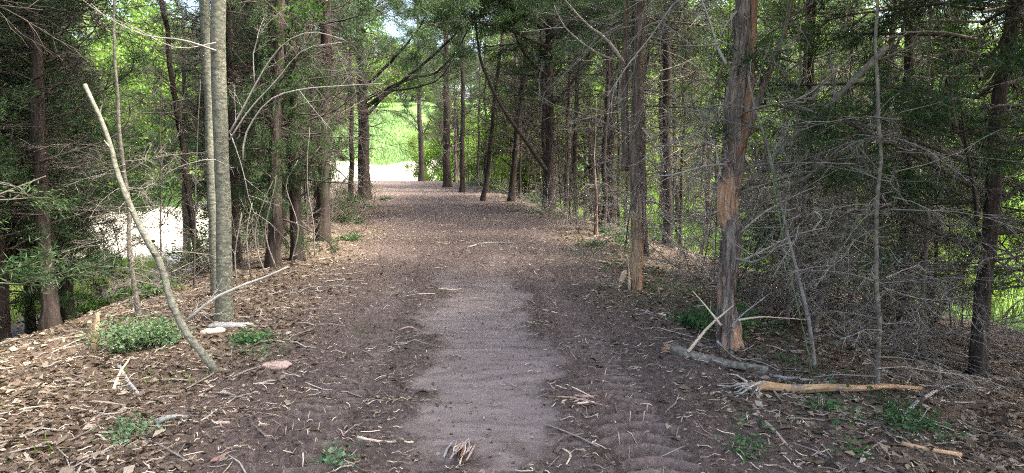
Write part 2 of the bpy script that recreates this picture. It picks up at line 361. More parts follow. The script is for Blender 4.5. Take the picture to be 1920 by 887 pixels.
# ------------------------------------------------------------------ growing branches
def unit(v): return v / (np.linalg.norm(v) + 1e-9)
def rand_perp(d):
    v = rng.normal(size=3); v -= d * v.dot(d); return unit(v)
def curve_from(p0, d, L, n, bend=(0, 0, 0), jit=0.08):
    pts = [np.array(p0, float)]; d = unit(np.array(d, float)); st = L / n; bend = np.array(bend, float)
    for k in range(n):
        d = unit(d + bend / n + rng.normal(size=3) * jit); pts.append(pts[-1] + d * st)
    return np.array(pts)
def sway(pts, amp, seed):
    """small natural wobble on a polyline, resampled"""
    pts = np.asarray(pts, float); seg = np.concatenate([[0], np.cumsum(np.linalg.norm(np.diff(pts, axis=0), axis=1))])
    n = max(6, int(seg[-1] / 0.12)); n = min(n, 60); s = np.linspace(0, seg[-1], n)
    k = len(pts)
    if k >= 3:                                              # Catmull-Rom through the points
        out = []
        pp = np.vstack([2 * pts[0] - pts[1], pts, 2 * pts[-1] - pts[-2]])
        for x in s:
            i = min(np.searchsorted(seg, x, side='right') - 1, k - 2); t = (x - seg[i]) / (seg[i + 1] - seg[i] + 1e-9)
            a, b_, c, d = pp[i], pp[i + 1], pp[i + 2], pp[i + 3]
            out.append(0.5 * (2 * b_ + (c - a) * t + (2 * a - 5 * b_ + 4 * c - d) * t * t + (3 * b_ - a - 3 * c + d) * t ** 3))
        q = np.array(out)
    else:
        q = np.stack([np.interp(s, seg, pts[:, j]) for j in range(3)], 1)
    w = np.stack([fbm(s * 1.3 + seed * 7.7 + 31 * j, s * 0 + seed, 300 + j) for j in range(3)], 1)
    return q + amp * w * np.minimum(1, s * 4)[:, None]
def taper(n, r0, r1, p=1.0): return r1 + (r0 - r1) * (1 - np.linspace(0, 1, n)) ** p
def twiggy(mb, p0, d, L, r, depth, nsub=(6, 4), bend=(0, 0, 0.1), jit=0.10, sides=3, ends=None, spread=(0.5, 0.95)):
    n = 5 if depth >= 2 else (4 if depth == 1 else 3)
    pts = curve_from(p0, d, L, n, bend, jit)
    mb.tube(pts, taper(len(pts), r, r * 0.3), sides + (1 if depth >= 2 else 0), cap=False)
    if ends is not None: ends.append((pts, L, depth))
    if depth == 0: return
    m = nsub[0]
    for k in range(m):
        t = 0.18 + 0.8 * (k + rng.random()) / m; f = t * n; i = min(int(f), n - 1)
        p = pts[i] + (pts[i + 1] - pts[i]) * (f - i); dd = unit(pts[i + 1] - pts[i])
        a = rng.uniform(*spread)
        sd_ = unit(dd * math.cos(a) + rand_perp(dd) * math.sin(a) + np.array((0, 0, -0.05)))
        twiggy(mb, p, sd_, L * rng.uniform(0.25, 0.52) * (1.15 - 0.6 * t), max(r * 0.5, 0.0012), depth - 1, nsub[1:] or (0,), bend, jit * 1.2, 3, ends, spread)
def sprays(mb, ends, density, size, wid, rad, mindepth=0, maxdepth=1, droop=-0.15):
    """feathery foliage along the outer part of branches"""
    cs, ds = [], []
    for pts, L, dep in ends:
        if not (mindepth <= dep <= maxdepth): continue
        k = rng.poisson(max(0.4, L * density))
        if k == 0: continue
        t = (0.25 + 0.78 * rng.random(k)) * (len(pts) - 1); i = np.minimum(t.astype(int), len(pts) - 2)
        p = pts[i] + (pts[i + 1] - pts[i]) * (t - i)[:, None]; d = pts[i + 1] - pts[i]; d /= np.linalg.norm(d, axis=1)[:, None]
        cs.append(p); ds.append(d)
    c = np.concatenate(cs); d = np.concatenate(ds); m = 30
    c = np.repeat(c, m, 0); d = np.repeat(d, m, 0); k = len(c)
    off = rng.normal(size=(k, 3)) * rad * np.array((1, 1, 0.7))
    dirn = d * 0.7 + rng.normal(size=(k, 3)) * 0.55 + np.array((0, 0, droop))
    mb.blades(c + off, dirn, rng.normal(size=(k, 3)), size * rng.uniform(0.6, 1.3, k), wid * rng.uniform(0.7, 1.3, k))

def crown_proto(z0, H, Rm, nb, dens, size, wid, rad, up=0.25, name='crown', mt='cedar_leaf'):
    wood, leaf = MB(), MB(); ends = []
    for k in range(nb):
        t = (k + rng.random()) / nb; z = z0 + (H - z0) * t ** 1.1
        r = Rm * (1 - ((z - z0) / (H - z0)) ** 1.4) * rng.uniform(0.55, 1.12) + 0.15
        a = k * 2.39996 + rng.normal() * 0.4
        twiggy(wood, (0, 0, z), (math.cos(a), math.sin(a), rng.uniform(up - 0.25, up + 0.35)), r, 0.011 + 0.012 * (1 - t), 2, (6, 3), (0, 0, rng.uniform(-0.2, 0.5)), 0.09, 3, ends)
    sprays(leaf, ends, dens, size, wid, rad)
    w = wood.build('branches', M['twig_dark']); w['kind'] = 'stuff'
    f = leaf.build(name, M[mt]); return w, f
def dead_proto(z0, z1, nb, Lr, r=0.010, up=0.1, mt='twig', depth=2, nsub=(7, 4)):
    wood = MB()
    for k in range(nb):
        z = z0 + (z1 - z0) * (k + rng.random()) / nb; a = k * 2.39996 + rng.normal() * 0.5
        L = rng.uniform(*Lr)
        if rng.random() < 0.25: L *= 0.4
        twiggy(wood, (0, 0, z), (math.cos(a), math.sin(a), rng.normal() * 0.22 + up), L, r * rng.choice([0.5, 0.8, 1.1, 1.7]), depth, nsub, (rng.normal() * 0.3, rng.normal() * 0.3, rng.uniform(-1.1, 0.5)), 0.15)
    o = wood.build('dead_twigs', M[mt]); o['kind'] = 'stuff'; return o
HIDE = []
def stash(*os):
    for o in os: HIDE.append(o)
    return os if len(os) > 1 else os[0]
CROWN_HI = [stash(*crown_proto(4.2, 10.5 + k, 2.3 + 0.25 * k, 54, 8.0, 0.085, 0.0105, 0.075)) for k in range(3)]
CROWN_THIN = [stash(*crown_proto(4.6, 10.5 + k, 1.9 + 0.25 * k, 40, 2.6, 0.09, 0.012, 0.085, mt='cedar_leaf_light')) for k in range(3)]
CROWN_LO = [stash(*crown_proto(0.7 + 0.25 * k, 8.5 + k, 2.0 + 0.2 * k, 74, 8.5, 0.075, 0.0095, 0.065, up=0.1)) for k in range(3)]
DEAD = [stash(dead_proto(0.7, 6.0, 78, (0.6, 2.0), r=0.0085, up=0.2, nsub=(9, 5))) for k in range(4)]
DEAD_DARK = [stash(dead_proto(1.5, 7.0, 70, (0.6, 2.1), r=0.010, up=0.3, mt='twig_dark', nsub=(9, 5))) for k in range(3)]
DEAD_LOW = [stash(dead_proto(0.2, 4.2, 60, (0.7, 1.9), r=0.008, up=0.1, nsub=(9, 6))) for k in range(3)]

def trunk_mesh(top, r0, r1, sides, mt, parent, seed, amp=0.06, ridge=0.10, flare=0.35, name='trunk', base=(0, 0, -0.25)):
    pts = sway([np.array(base, float), np.array(base) * 0.5 + np.array(top) * 0.5 + 0.0, np.array(top, float)], amp, seed)
    n = len(pts); rr = taper(n, r0, r1, 0.8); h = pts[:, 2]
    rr = rr * (1 + flare * np.exp(-np.maximum(h + 0.05, 0) / 0.2) * 1.4)
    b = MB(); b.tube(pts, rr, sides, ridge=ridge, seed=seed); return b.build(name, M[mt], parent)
TREES = []
def cedar(px, py, wpx, label, top_px=None, H=9.5, dead=None, crown=None, mt='bark', group=None, pos=None, r=None, seed=None, sides=14, cat='tree', deadscale=1.0, name='cedar_tree', lean=None, cs=1.0):
    b = G(px, py) if pos is None else np.array((pos[0], pos[1], float(height(pos[0], pos[1], False))))
    sc = b[1] / F
    r0 = wpx * sc / 2 if r is None else r
    seed = len(TREES) if seed is None else seed
    t = empty(name, b, 0, label, cat, group); TREES.append((t, b, r0))
    lx = rng.normal() * 0.15; ly = rng.normal() * 0.15
    if top_px is not None:
        q = P(top_px[0], top_px[1], b[1]); k = H / max(q[2] - b[2], 0.5); lx = (q[0] - b[0]) * k; ly = 0
    if lean is not None: lx, ly = lean
    trunk_mesh((lx, ly, H), r0, r0 * 0.25, sides, mt, t, seed)
    ln = (-math.atan2(ly, H), math.atan2(lx, H)); rz = rng.uniform(0, 6.28)
    if dead is not None:
        part_copy(dead, t, rz, (deadscale, deadscale, H / 10), ln)
    if crown is not None:
        s = H / 10.5
        for c in crown: part_copy(c, t, rz, (s * cs, s * cs, s), ln)
    return t

# ---- the trees one can point to, from their bases in the picture
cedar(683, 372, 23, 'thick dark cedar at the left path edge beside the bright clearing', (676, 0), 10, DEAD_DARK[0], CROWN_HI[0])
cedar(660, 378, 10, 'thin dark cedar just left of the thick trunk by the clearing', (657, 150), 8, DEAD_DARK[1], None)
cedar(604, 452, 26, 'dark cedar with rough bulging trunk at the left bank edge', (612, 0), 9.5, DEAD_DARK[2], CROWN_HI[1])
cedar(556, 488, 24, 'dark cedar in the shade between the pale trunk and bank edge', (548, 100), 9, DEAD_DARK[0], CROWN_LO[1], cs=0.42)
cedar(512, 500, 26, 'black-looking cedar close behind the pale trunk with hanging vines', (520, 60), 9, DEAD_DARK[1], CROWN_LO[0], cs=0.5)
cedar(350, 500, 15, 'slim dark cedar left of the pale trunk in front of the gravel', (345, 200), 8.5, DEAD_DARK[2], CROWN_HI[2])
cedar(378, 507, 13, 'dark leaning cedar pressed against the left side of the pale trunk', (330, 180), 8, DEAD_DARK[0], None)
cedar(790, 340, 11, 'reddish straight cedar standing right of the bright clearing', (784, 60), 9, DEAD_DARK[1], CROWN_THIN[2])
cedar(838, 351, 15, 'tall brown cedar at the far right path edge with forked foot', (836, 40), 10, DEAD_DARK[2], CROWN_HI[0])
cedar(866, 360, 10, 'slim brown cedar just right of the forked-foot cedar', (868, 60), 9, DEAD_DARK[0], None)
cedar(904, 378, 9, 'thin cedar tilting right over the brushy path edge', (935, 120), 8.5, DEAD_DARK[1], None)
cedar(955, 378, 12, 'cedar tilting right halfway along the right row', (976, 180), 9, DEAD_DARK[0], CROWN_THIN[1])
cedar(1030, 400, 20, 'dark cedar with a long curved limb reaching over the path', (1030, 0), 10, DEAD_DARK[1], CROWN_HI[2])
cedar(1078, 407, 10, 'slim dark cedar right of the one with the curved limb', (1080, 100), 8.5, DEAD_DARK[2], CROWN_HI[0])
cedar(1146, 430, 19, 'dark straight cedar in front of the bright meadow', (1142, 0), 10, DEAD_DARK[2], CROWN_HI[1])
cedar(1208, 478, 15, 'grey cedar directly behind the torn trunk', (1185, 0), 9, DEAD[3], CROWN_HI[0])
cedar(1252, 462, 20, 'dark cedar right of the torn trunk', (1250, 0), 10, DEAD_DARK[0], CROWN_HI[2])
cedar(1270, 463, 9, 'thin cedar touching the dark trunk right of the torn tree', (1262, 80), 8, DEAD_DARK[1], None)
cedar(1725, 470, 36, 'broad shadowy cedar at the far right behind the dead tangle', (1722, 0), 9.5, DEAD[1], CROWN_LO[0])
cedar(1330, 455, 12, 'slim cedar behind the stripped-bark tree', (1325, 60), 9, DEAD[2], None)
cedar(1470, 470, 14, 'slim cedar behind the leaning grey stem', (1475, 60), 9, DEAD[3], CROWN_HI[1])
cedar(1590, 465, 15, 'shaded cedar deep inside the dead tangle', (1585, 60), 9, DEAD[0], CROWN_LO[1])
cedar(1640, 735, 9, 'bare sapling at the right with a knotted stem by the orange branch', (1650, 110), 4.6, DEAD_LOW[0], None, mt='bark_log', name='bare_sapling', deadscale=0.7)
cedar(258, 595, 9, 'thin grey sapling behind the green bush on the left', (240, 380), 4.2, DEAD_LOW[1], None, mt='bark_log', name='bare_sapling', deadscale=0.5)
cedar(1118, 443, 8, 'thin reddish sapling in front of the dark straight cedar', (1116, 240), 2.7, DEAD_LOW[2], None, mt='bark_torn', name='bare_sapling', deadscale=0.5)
cedar(1310, 480, 6, 'very thin bare sapling left of the stripped-bark tree', (1345, 330), 3.6, DEAD_LOW[0], None, mt='bark_log', name='bare_sapling', deadscale=0.45)

# ---- the dark stands either side, trees nothing tells apart
def scatter_trees(n, xr, yr, mind, label, group, deads, crowns, rr=(0.07, 0.14), Hr=(7.5, 10.5), off=None, tries=4000, pc=0.8, dsc=1.0):
    done = 0
    for _ in range(tries):
        if done >= n: break
        x = rng.uniform(*xr); y = rng.uniform(*yr)
        if off is not None:
            o = x - float(cx(y))
            if not (off[0] < o < off[1] - (1.4 if off[1] < 0 and y > 17 else 0)): continue
        if bool(gravel_mask(np.array([x]), np.array([y]))[0]): continue
        if any(np.hypot(b[0] - x, b[1] - y) < mind for _, b, _ in TREES): continue
        cr = crowns; pxv = W / 2 + F * x / y
        if 130 < pxv < 435 and y > 6:                       # a thin spot of the stand, through which the gravel shows
            continue
        if off is not None and off[1] < 0 and pxv + 1.9 * F / y > 655: cr = CROWN_HI   # low boughs stay clear of the path
        cedar(0, 0, 0, label, None, rng.uniform(*Hr), deads[rng.integers(len(deads))], cr[rng.integers(len(cr))] if rng.random() < pc else None,
              group=group, pos=(x, y), r=rng.uniform(*rr), sides=9, deadscale=dsc, cs=0.5 if 40 < pxv < 470 and y > 8 else 1.0)
        done += 1
scatter_trees(26, (-16, -3), (7.5, 36), 1.25, 'dark cedar in the crowded shady stand left of the path', 'cedars crowded left of the path', DEAD_DARK, CROWN_LO + CROWN_HI, off=(-9.0, -3.4), rr=(0.045, 0.10))
scatter_trees(12, (-9, -3), (7.5, 17), 0.85, 'dark cedar in the crowded shady stand left of the path', 'cedars crowded left of the path', DEAD_DARK, CROWN_LO, off=(-6.6, -3.2), rr=(0.05, 0.10), pc=0.4)
scatter_trees(10, (-14, -4.6), (1.5, 8), 1.6, 'dark cedar in the shady stand beyond the left frame edge', 'cedars left of the viewpoint', DEAD_DARK, CROWN_LO, off=(-14, -4.8))
scatter_trees(11, (3, 14), (5.5, 14), 1.5, 'twiggy grey cedar added in the right tangle to shade the path', 'cedars in the right tangle', DEAD, CROWN_LO[1:] + CROWN_HI, off=(4.4, 12.5), rr=(0.06, 0.11))
scatter_trees(12, (-5, 8), (12, 36), 0.7, 'slim dark cedar stem in the row along the right path edge', 'slim dark stems in the right row', DEAD_DARK, CROWN_HI, off=(2.6, 5.8), rr=(0.035, 0.07), pc=0.0, dsc=0.7)
scatter_trees(9, (-5, 6), (14, 36), 1.2, 'slender cedar filling the row along the right path edge', 'cedars filling the right row', DEAD_DARK, CROWN_HI, off=(2.7, 6.2), rr=(0.05, 0.10), pc=0.8)
for px, yv in ((-70, 10.5), (40, 11.5), (105, 13.5), (-10, 14)):
    cedar(0, 0, 0, 'dark cedar in the shady stand beyond the left frame edge', None, 9, DEAD_DARK[1], CROWN_LO[int(yv) % 3], group='cedars left of the viewpoint', pos=((px - 960) / F * yv, yv), r=0.08, sides=9)
cedar(0, 0, 0, 'twiggy grey cedar added in the right tangle to shade the path', None, 10, DEAD[1], CROWN_HI[2], group='cedars in the right tangle', pos=(4.1, 9.4), r=0.09, sides=12)  # added so that its crown keeps direct sun off the path
# trees added out of frame so that their crowns shade the near path
for k, (x, y) in enumerate([(3.4, 1.2), (4.6, 3.2), (6.4, 2.2), (7.8, 4.0), (-4.4, 0.8), (6.2, 5.6), (9.5, 2.0)]):
    cedar(0, 0, 0, 'tall out-of-frame cedar added to shade the near path', None, 10.5, DEAD_DARK[k % 3], CROWN_HI[k % 3], group='out-of-frame cedars added for shade', pos=(x, y), r=0.14, sides=10)
for x, y in [(3.2, 3.6), (3.3, 2.2), (4.9, 4.4), (2.9, 0.2)]:  # more added out-of-frame trees, blocking sun from the left foreground
    cedar(0, 0, 0, 'tall out-of-frame cedar added to shade the near path', None, 10.0, None, CROWN_HI[1], group='out-of-frame cedars added for shade', pos=(x, y), r=0.12, sides=10)

# ---- thin saplings in the right row
sap_src = []
for k in range(5):
    b = MB(); H = rng.uniform(2.4, 4.0)
    pts = curve_from((0, 0, -0.1), (rng.normal() * 0.1, rng.normal() * 0.1, 1), H, 10, (rng.normal() * 0.2, rng.normal() * 0.2, 0.3), 0.04)
    b.tube(pts, taper(len(pts), 0.017, 0.004), 5)
    for j in range(14):
        i = rng.integers(2, 10); a = rng.uniform(0, 6.28)
        twiggy(b, pts[i], (math.cos(a), math.sin(a), rng.uniform(0.2, 1.0)), rng.uniform(0.3, 0.9), 0.005, 1, (4,), (0, 0, 0.2))
    sap_src.append(b.build('thin_sapling', M['twig_dark']))
    HIDE.append(sap_src[-1])
def sapling(x, y, label, group, s=1.0):
    o = sap_src[rng.integers(5)].copy(); COL.objects.link(o)
    o.location = (x, y, float(height(x, y, False))); o.rotation_euler = (rng.normal() * 0.06, rng.normal() * 0.06, rng.uniform(0, 6.28)); o.scale = (s, s, s * rng.uniform(0.9, 1.3))
    tag(o, label, 'sapling', group)
for k in range(84):
    y = rng.uniform(12, 34); sapling(float(cx(y)) + rng.uniform(2.3, 5.0), y, 'thin bare sapling among the cedars along the right path edge', 'thin saplings along the right path edge')
for k in range(18):
    y = rng.uniform(5, 12); sapling(float(cx(y)) + rng.uniform(3.6, 8), y, 'thin bare sapling in the dead tangle right of the stripped tree', 'thin saplings in the right tangle', 0.8)
for k in range(26):
    y = rng.uniform(7.5, 30); sapling(float(cx(y)) - rng.uniform(3.0, 6.5), y, 'thin bare sapling in the shade along the left bank', 'thin saplings along the left bank', 0.85)

# ------------------------------------------------------------------ polyline limbs and sticks placed by eye
def limb(parent, pix, Ys, r0, r1, mt, twigs=0, tl=0.5, depth=1, name='limb', sides=6, amp=0.03, seed=1, ridge=0.06):
    base = np.array(parent.location) if parent is not None else np.zeros(3)
    if not isinstance(Ys, (list, tuple)): Ys = [Ys] * len(pix)
    pts = np.array([P(x, y, Yv) for (x, y), Yv in zip(pix, Ys)]) - base
    q = sway(pts, amp, seed); b = MB(); b.tube(q, taper(len(q), r0, r1), sides, ridge=ridge, seed=seed)
    for k in range(twigs):
        i = rng.integers(int(len(q) * 0.15), len(q) - 1); d = unit(q[min(i + 1, len(q) - 1)] - q[i - 1])
        a = rng.uniform(0.5, 1.0)
        twiggy(b, q[i], d * math.cos(a) + rand_perp(d) * math.sin(a), tl * rng.uniform(0.5, 1.3), r1 * 0.8 + 0.001, depth, (5, 3), (0, 0, 0.1))
    return b.build(name, M[mt], parent), q

# ---- pale smooth tree on the left and its twin
b0 = G(421, 600); dp = b0[1]
pale = empty('pale_barked_tree', b0, 0, 'smooth pale-barked tree on the left with a bare spreading branch', 'tree')
q = P(408, 0, dp); k = 9.0 / (q[2] - b0[2]); trunk_mesh(((q[0] - b0[0]) * k, 0, 9.0), 0.074, 0.045, 24, 'bark_pale', pale, 5, amp=0.03, ridge=0.075, flare=0.25)
Yb = dp - 0.1
for j, (pix, r0, r1, nt_) in enumerate([
    ([(430, 250), (455, 205), (500, 120), (540, 75), (590, 62), (650, 78)], 0.011, 0.003, 4),
    ([(430, 262), (470, 205), (520, 150), (570, 95), (640, 82)], 0.009, 0.003, 3),
    ([(456, 300), (458, 250), (500, 190), (560, 168), (650, 160), (720, 158)], 0.010, 0.003, 4),
    ([(430, 245), (445, 290), (455, 320), (470, 380), (490, 425)], 0.006, 0.002, 3),
    ([(478, 160), (475, 95), (500, 45), (540, 10)], 0.007, 0.002, 3),
    ([(560, 168), (580, 195), (610, 232), (615, 260)], 0.005, 0.002, 1),
    ([(405, 95), (340, 75), (270, 65), (200, 30), (172, 5)], 0.010, 0.003, 5),
    ([(405, 80), (330, 90), (250, 50), (172, 20)], 0.008, 0.002, 4),
    ([(405, 300), (385, 300), (330, 318), (300, 340)], 0.006, 0.002, 2)]):
    limb(pale, pix, [Yb + 0.02 * i * (1 if j % 2 else -1) for i in range(len(pix))], r0, r1, 'twig_pale', nt_, 0.35, 1, 'limb', 5, 0.02, 20 + j)
lf = MB()
for (px, py) in [(535, 12), (520, 70), (700, 20), (590, 25), (560, 150)]:
    c = P(px if px < 650 else 575, py, Yb); kk = 26
    cc = c + rng.normal(size=(kk, 3)) * 0.07
    lf.blades(cc, rng.normal(size=(kk, 3)), rng.normal(size=(kk, 3)) + np.array((0, 0, 1.5)), rng.uniform(0.04, 0.08, kk), rng.uniform(0.02, 0.035, kk))
lf.v = [v - np.array(pale.location, np.float32) for v in lf.v]
lf.build('leaves', M['leaf'], pale)
b1 = P(406, 520, dp + 1.3); b1[2] = float(height(b1[0], b1[1]))
twin = empty('pale_barked_tree', b1, 0, 'second pale trunk standing half hidden behind the smooth pale tree', 'tree')
q = P(384, 0, b1[1]); k = 8.5 / (q[2] - b1[2]); trunk_mesh(((q[0] - b1[0]) * k, 0, 8.5), 0.060, 0.045, 16, 'bark_pale', twin, 6, amp=0.03, ridge=0.07)

# ---- leaning bare sapling in the left foreground
g = G(402, 696); Yl = g[1]
ls = empty('leaning_sapling', g, 0, 'bare curved sapling leaning left over the green bush', 'sapling')
_, q = limb(ls, [(410, 706), (386, 672), (345, 620), (318, 560), (300, 490), (262, 420), (225, 330), (200, 258), (172, 190), (158, 160)],
            [Yl, Yl, Yl, Yl + .05, Yl + .1, Yl + .15, Yl + .2, Yl + .2, Yl + .2, Yl + .2], 0.031, 0.015, 'bark_pale', 9, 0.07, 0, name='stem', sides=16, amp=0.035, seed=3, ridge=0.14)

# ---- stripped cedar on the right
g = G(1366, 650); Yr = g[1]
rt = empty('cedar_tree', g, 0, 'front right cedar with stripped orange bark patches and a forked stem', 'tree')
pix = [(1370, 668), (1364, 600), (1361, 540), (1374, 450), (1364, 385), (1378, 300), (1377, 210), (1393, 110), (1394, 0), (1406, -150), (1412, -500), (1414, -900)]
pts = np.array([P(x, y, Yr) for x, y in pix]) - g
b = MB(); q = sway(pts, 0.012, 8); n = len(q); h = q[:, 2]
rr = np.interp(h, [-0.1, 0.35, 0.9, 1.4, 2.2, 3.2, 6.5], [0.128, 0.070, 0.075, 0.089, 0.078, 0.058, 0.036])
qq = np.stack([np.interp(np.linspace(0, n - 1, 340), np.arange(n), q[:, j]) for j in range(3)], 1); rr = np.interp(np.linspace(0, n - 1, 340), np.arange(n), rr)
b.tube(qq, rr, 72, ridge=0.26, seed=9); b.build('trunk', M['bark_near'], rt)
for c in DEAD[1:2]: part_copy(c, rt, 1.0, (0.8, 0.8, 0.9))
for c in CROWN_HI[1]: part_copy(c, rt, 0.3, (0.9, 0.9, 0.9))
limb(rt, [(1376, 300), (1388, 275), (1398, 230), (1405, 160), (1410, 80), (1414, 0), (1420, -140)], [Yr - .04] * 7, 0.046, 0.024, 'bark_red', 0, name='forked_stem', sides=14, amp=0.015, seed=12, ridge=0.15)
limb(rt, [(1384, 290), (1410, 225), (1428, 170), (1452, 110), (1470, 62), (1486, 0), (1500, -70)], [Yr - .04 - .03 * i for i in range(7)], 0.034, 0.012, 'bark_torn', 3, 0.3, 1, 'limb', 10, 0.02, 13, 0.14)
for j, (pix, r0) in enumerate([([(1362, 120), (1345, 90), (1332, 40), (1310, -20)], 0.014), ([(1385, 440), (1430, 400), (1480, 372), (1530, 350)], 0.011),
                               ([(1388, 490), (1430, 470), (1490, 440), (1550, 425)], 0.010), ([(1388, 360), (1450, 340), (1540, 305), (1640, 290)], 0.008),
                               ([(1352, 330), (1340, 270), (1320, 240)], 0.007), ([(1355, 200), (1300, 255), (1240, 275), (1190, 310)], 0.007)]):
    limb(rt, pix, [Yr - 0.05 + (-0.06 * i if j % 2 else 0.08 * i) for i in range(len(pix))], r0, 0.003, 'twig_pale' if j in (0, 1, 2, 4) else 'twig', 4, 0.4, 1, 'dead_branch', 6, 0.02, 50 + j)
fl = MB()                                                     # curling shreds of torn bark
for k in range(120):
    zz = rng.choice([rng.normal(1.6, 0.10), rng.uniform(0.1, 2.8)]); i = np.argmin(np.abs(qq[:, 2] - zz)); a = rng.uniform(2.2, 4.8)
    rad = np.array((math.cos(a), -abs(math.sin(a)) , 0)); p = qq[i] + rad * rr[i] * 0.95
    pp = curve_from(p, rad * 0.8 + np.array((0, 0, rng.uniform(-1, 1))), rng.uniform(0.03, 0.09), 3, (0, 0, rng.normal() * 0.8), 0.2)
    fl.tube(pp, taper(4, 0.007, 0.001), 3, cap=False)
fl = fl.build('bark_shreds', M['wood_pink'], rt); fl['kind'] = 'stuff'

# ---- torn cedar standing between path and stripped cedar
g = G(1193, 545); Yt = g[1]
tt = empty('cedar_tree', g, 0, 'front cedar torn open near its foot with bare tan wood', 'tree')
pix = [(1192, 556), (1194, 500), (1196, 440), (1196, 380), (1195, 300), (1196, 200), (1199, 100), (1201, 0), (1203, -200), (1204, -700)]
pts = np.array([P(x, y, Yt) for x, y in pix]) - g
q = sway(pts, 0.012, 18); n = len(q); h = q[:, 2]
rr = np.interp(h, [-0.1, 0.1, 0.6, 0.75, 1.4, 2.2, 3.2, 7], [0.085, 0.072, 0.078, 0.095, 0.098, 0.07, 0.06, 0.03])
qq = np.stack([np.interp(np.linspace(0, n - 1, 120), np.arange(n), q[:, j]) for j in range(3)], 1); rr = np.interp(np.linspace(0, n - 1, 120), np.arange(n), rr)
b = MB(); b.tube(qq, rr, 30, ridge=0.22, seed=19); b.build('trunk', M['bark_torn'], tt)
part_copy(DEAD[2], tt, 2.0, (0.75, 0.75, 0.9))
for c in CROWN_HI[0]: part_copy(c, tt, 2.3, (0.9, 0.9, 0.9))
sp = MB()                                                     # the bare wood of the tear: long splinters lying on the front of the trunk
for k in range(90):
    z0 = rng.uniform(0.02, 0.80); a = rng.uniform(3.6, 5.0); i = np.argmin(np.abs(qq[:, 2] - z0))
    p = qq[i] + np.array((math.cos(a), math.sin(a), 0)) * (rr[i] * 0.98 + 0.002)
    L = rng.uniform(0.2, 0.5); pp = np.array([p + np.array((rng.normal() * 0.006, -0.004, L * t)) for t in (0, .3, .6, 1)])
    sp.tube(pp, np.array((0.004, 0.015, 0.013, 0.002)), 5, cap=False)
sp.build('bare_wood', M['wood_tan'], tt)
for pix, r0 in (([(1180, 545), (1179, 510), (1176, 480)], 0.02), ([(1184, 470), (1181, 440), (1179, 425)], 0.010)):
    limb(tt, pix, Yt - 0.1, r0, 0.003, 'wood_pale', 0, name='splinter', sides=6, amp=0.006, seed=22)
limb(tt, [(1172, 320), (1172, 200), (1174, 100), (1176, 0), (1178, -150)], Yt + 0.1, 0.05, 0.03, 'bark_torn', 0, name='second_stem', sides=14, amp=0.02, seed=23, ridge=0.15)
for j, (pix, r0) in enumerate([([(1172, 122), (1140, 75), (1100, 45), (1058, -5)], 0.022), ([(1170, 118), (1110, 92), (1060, 50), (1040, 10)], 0.013),
                               ([(1200, 235), (1225, 270), (1248, 305)], 0.010), ([(1210, 320), (1300, 290), (1360, 255)], 0.006)]):
    limb(tt, pix, [Yt - .05 - .1 * i for i in range(len(pix))], r0, 0.004, 'twig_pale', 4, 0.45, 1, 'dead_branch', 6, 0.03, 60 + j)

# ---- sweeping limbs over the path
def tree_by_label(s): return next(t for t, _, _ in TREES if s in t['label'])
T0 = tree_by_label('thick dark cedar at the left path edge'); y0 = T0.location[1]
def fol_limb(parent, pix, Ys, r0, seed, n=16, tl=0.9, dens=4.0):
    base = np.array(parent.location); pts = np.array([P(x, y, Yv) for (x, y), Yv in zip(pix, Ys)]) - base
    q = sway(pts, 0.05, seed); b = MB(); ends = []; b.tube(q, taper(len(q), r0, r0 * 0.2), 7, ridge=0.08, seed=seed)
    for k in range(n):
        i = rng.integers(int(len(q) * 0.25), len(q) - 1); d = unit(q[min(i + 1, len(q) - 1)] - q[i - 1]); a = rng.uniform(0.4, 0.9)
        twiggy(b, q[i], d * math.cos(a) + rand_perp(d) * math.sin(a) + np.array((0, 0, 0.15)), tl * rng.uniform(0.5, 1.2), 0.008, 2, (5, 3), (0, 0, 0.3), 0.09, 3, ends)
    o = b.build('limb', M['twig_dark'], parent)
    if dens > 0:
        f = MB(); sprays(f, ends, dens, 0.075, 0.010, 0.06); f.build('foliage', M['cedar_leaf'], o)
for j, (pix, r0, dn) in enumerate([([(688, 200), (740, 165), (800, 115), (850, 70), (900, 10)], 0.075, 2.0), ([(690, 185), (760, 150), (820, 135), (868, 75), (885, 20)], 0.06, 1.2),
                                   ([(682, 165), (730, 120), (780, 60), (820, -10)], 0.06, 2.0), ([(676, 120), (640, 150), (600, 190), (560, 230)], 0.05, 3.0),
                                   ([(680, 190), (640, 185), (590, 150), (540, 140)], 0.05, 3.0), ([(690, 215), (730, 175), (770, 168), (820, 150), (850, 110)], 0.045, 1.0)]):
    fol_limb(T0, pix, [y0 - 0.9 * i for i in range(len(pix))], r0, 70 + j, 16, 1.2, dn)
T1 = tree_by_label('long curved limb'); y1 = T1.location[1]
for j, (pix, r0, dn) in enumerate([([(1028, 325), (990, 270), (940, 195), (905, 120), (892, 40), (895, -60)], 0.065, 0.0), ([(1030, 150), (985, 100), (960, 40), (950, -40)], 0.05, 2.5),
                                   ([(1032, 200), (1090, 130), (1120, 60), (1140, 0)], 0.045, 1.5), ([(1030, 60), (980, 30), (930, 25), (880, 40)], 0.05, 10.0), ([(1030, 40), (1000, 10), (960, 20), (900, 0)], 0.05, 10.0)]):
    fol_limb(T1, pix, [y1 - 0.45 * i for i in range(len(pix))], r0, 80 + j, 14, 1.0, dn)
for j, (pix, dn) in enumerate([([(1030, 90), (960, 60), (880, 40), (800, 45)], 9.0), ([(1030, 20), (950, -10), (860, -20), (760, -10)], 9.0), ([(1030, -10), (1000, -40), (930, -50), (850, -40)], 9.0), ([(1030, 70), (1080, 40), (1130, 20), (1180, 25)], 7.0)]):
    fol_limb(T1, pix, [y1, y1 - 1.2, y1 - 2.4, y1 - 3.6], 0.05, 180 + j, 26, 1.1, dn)
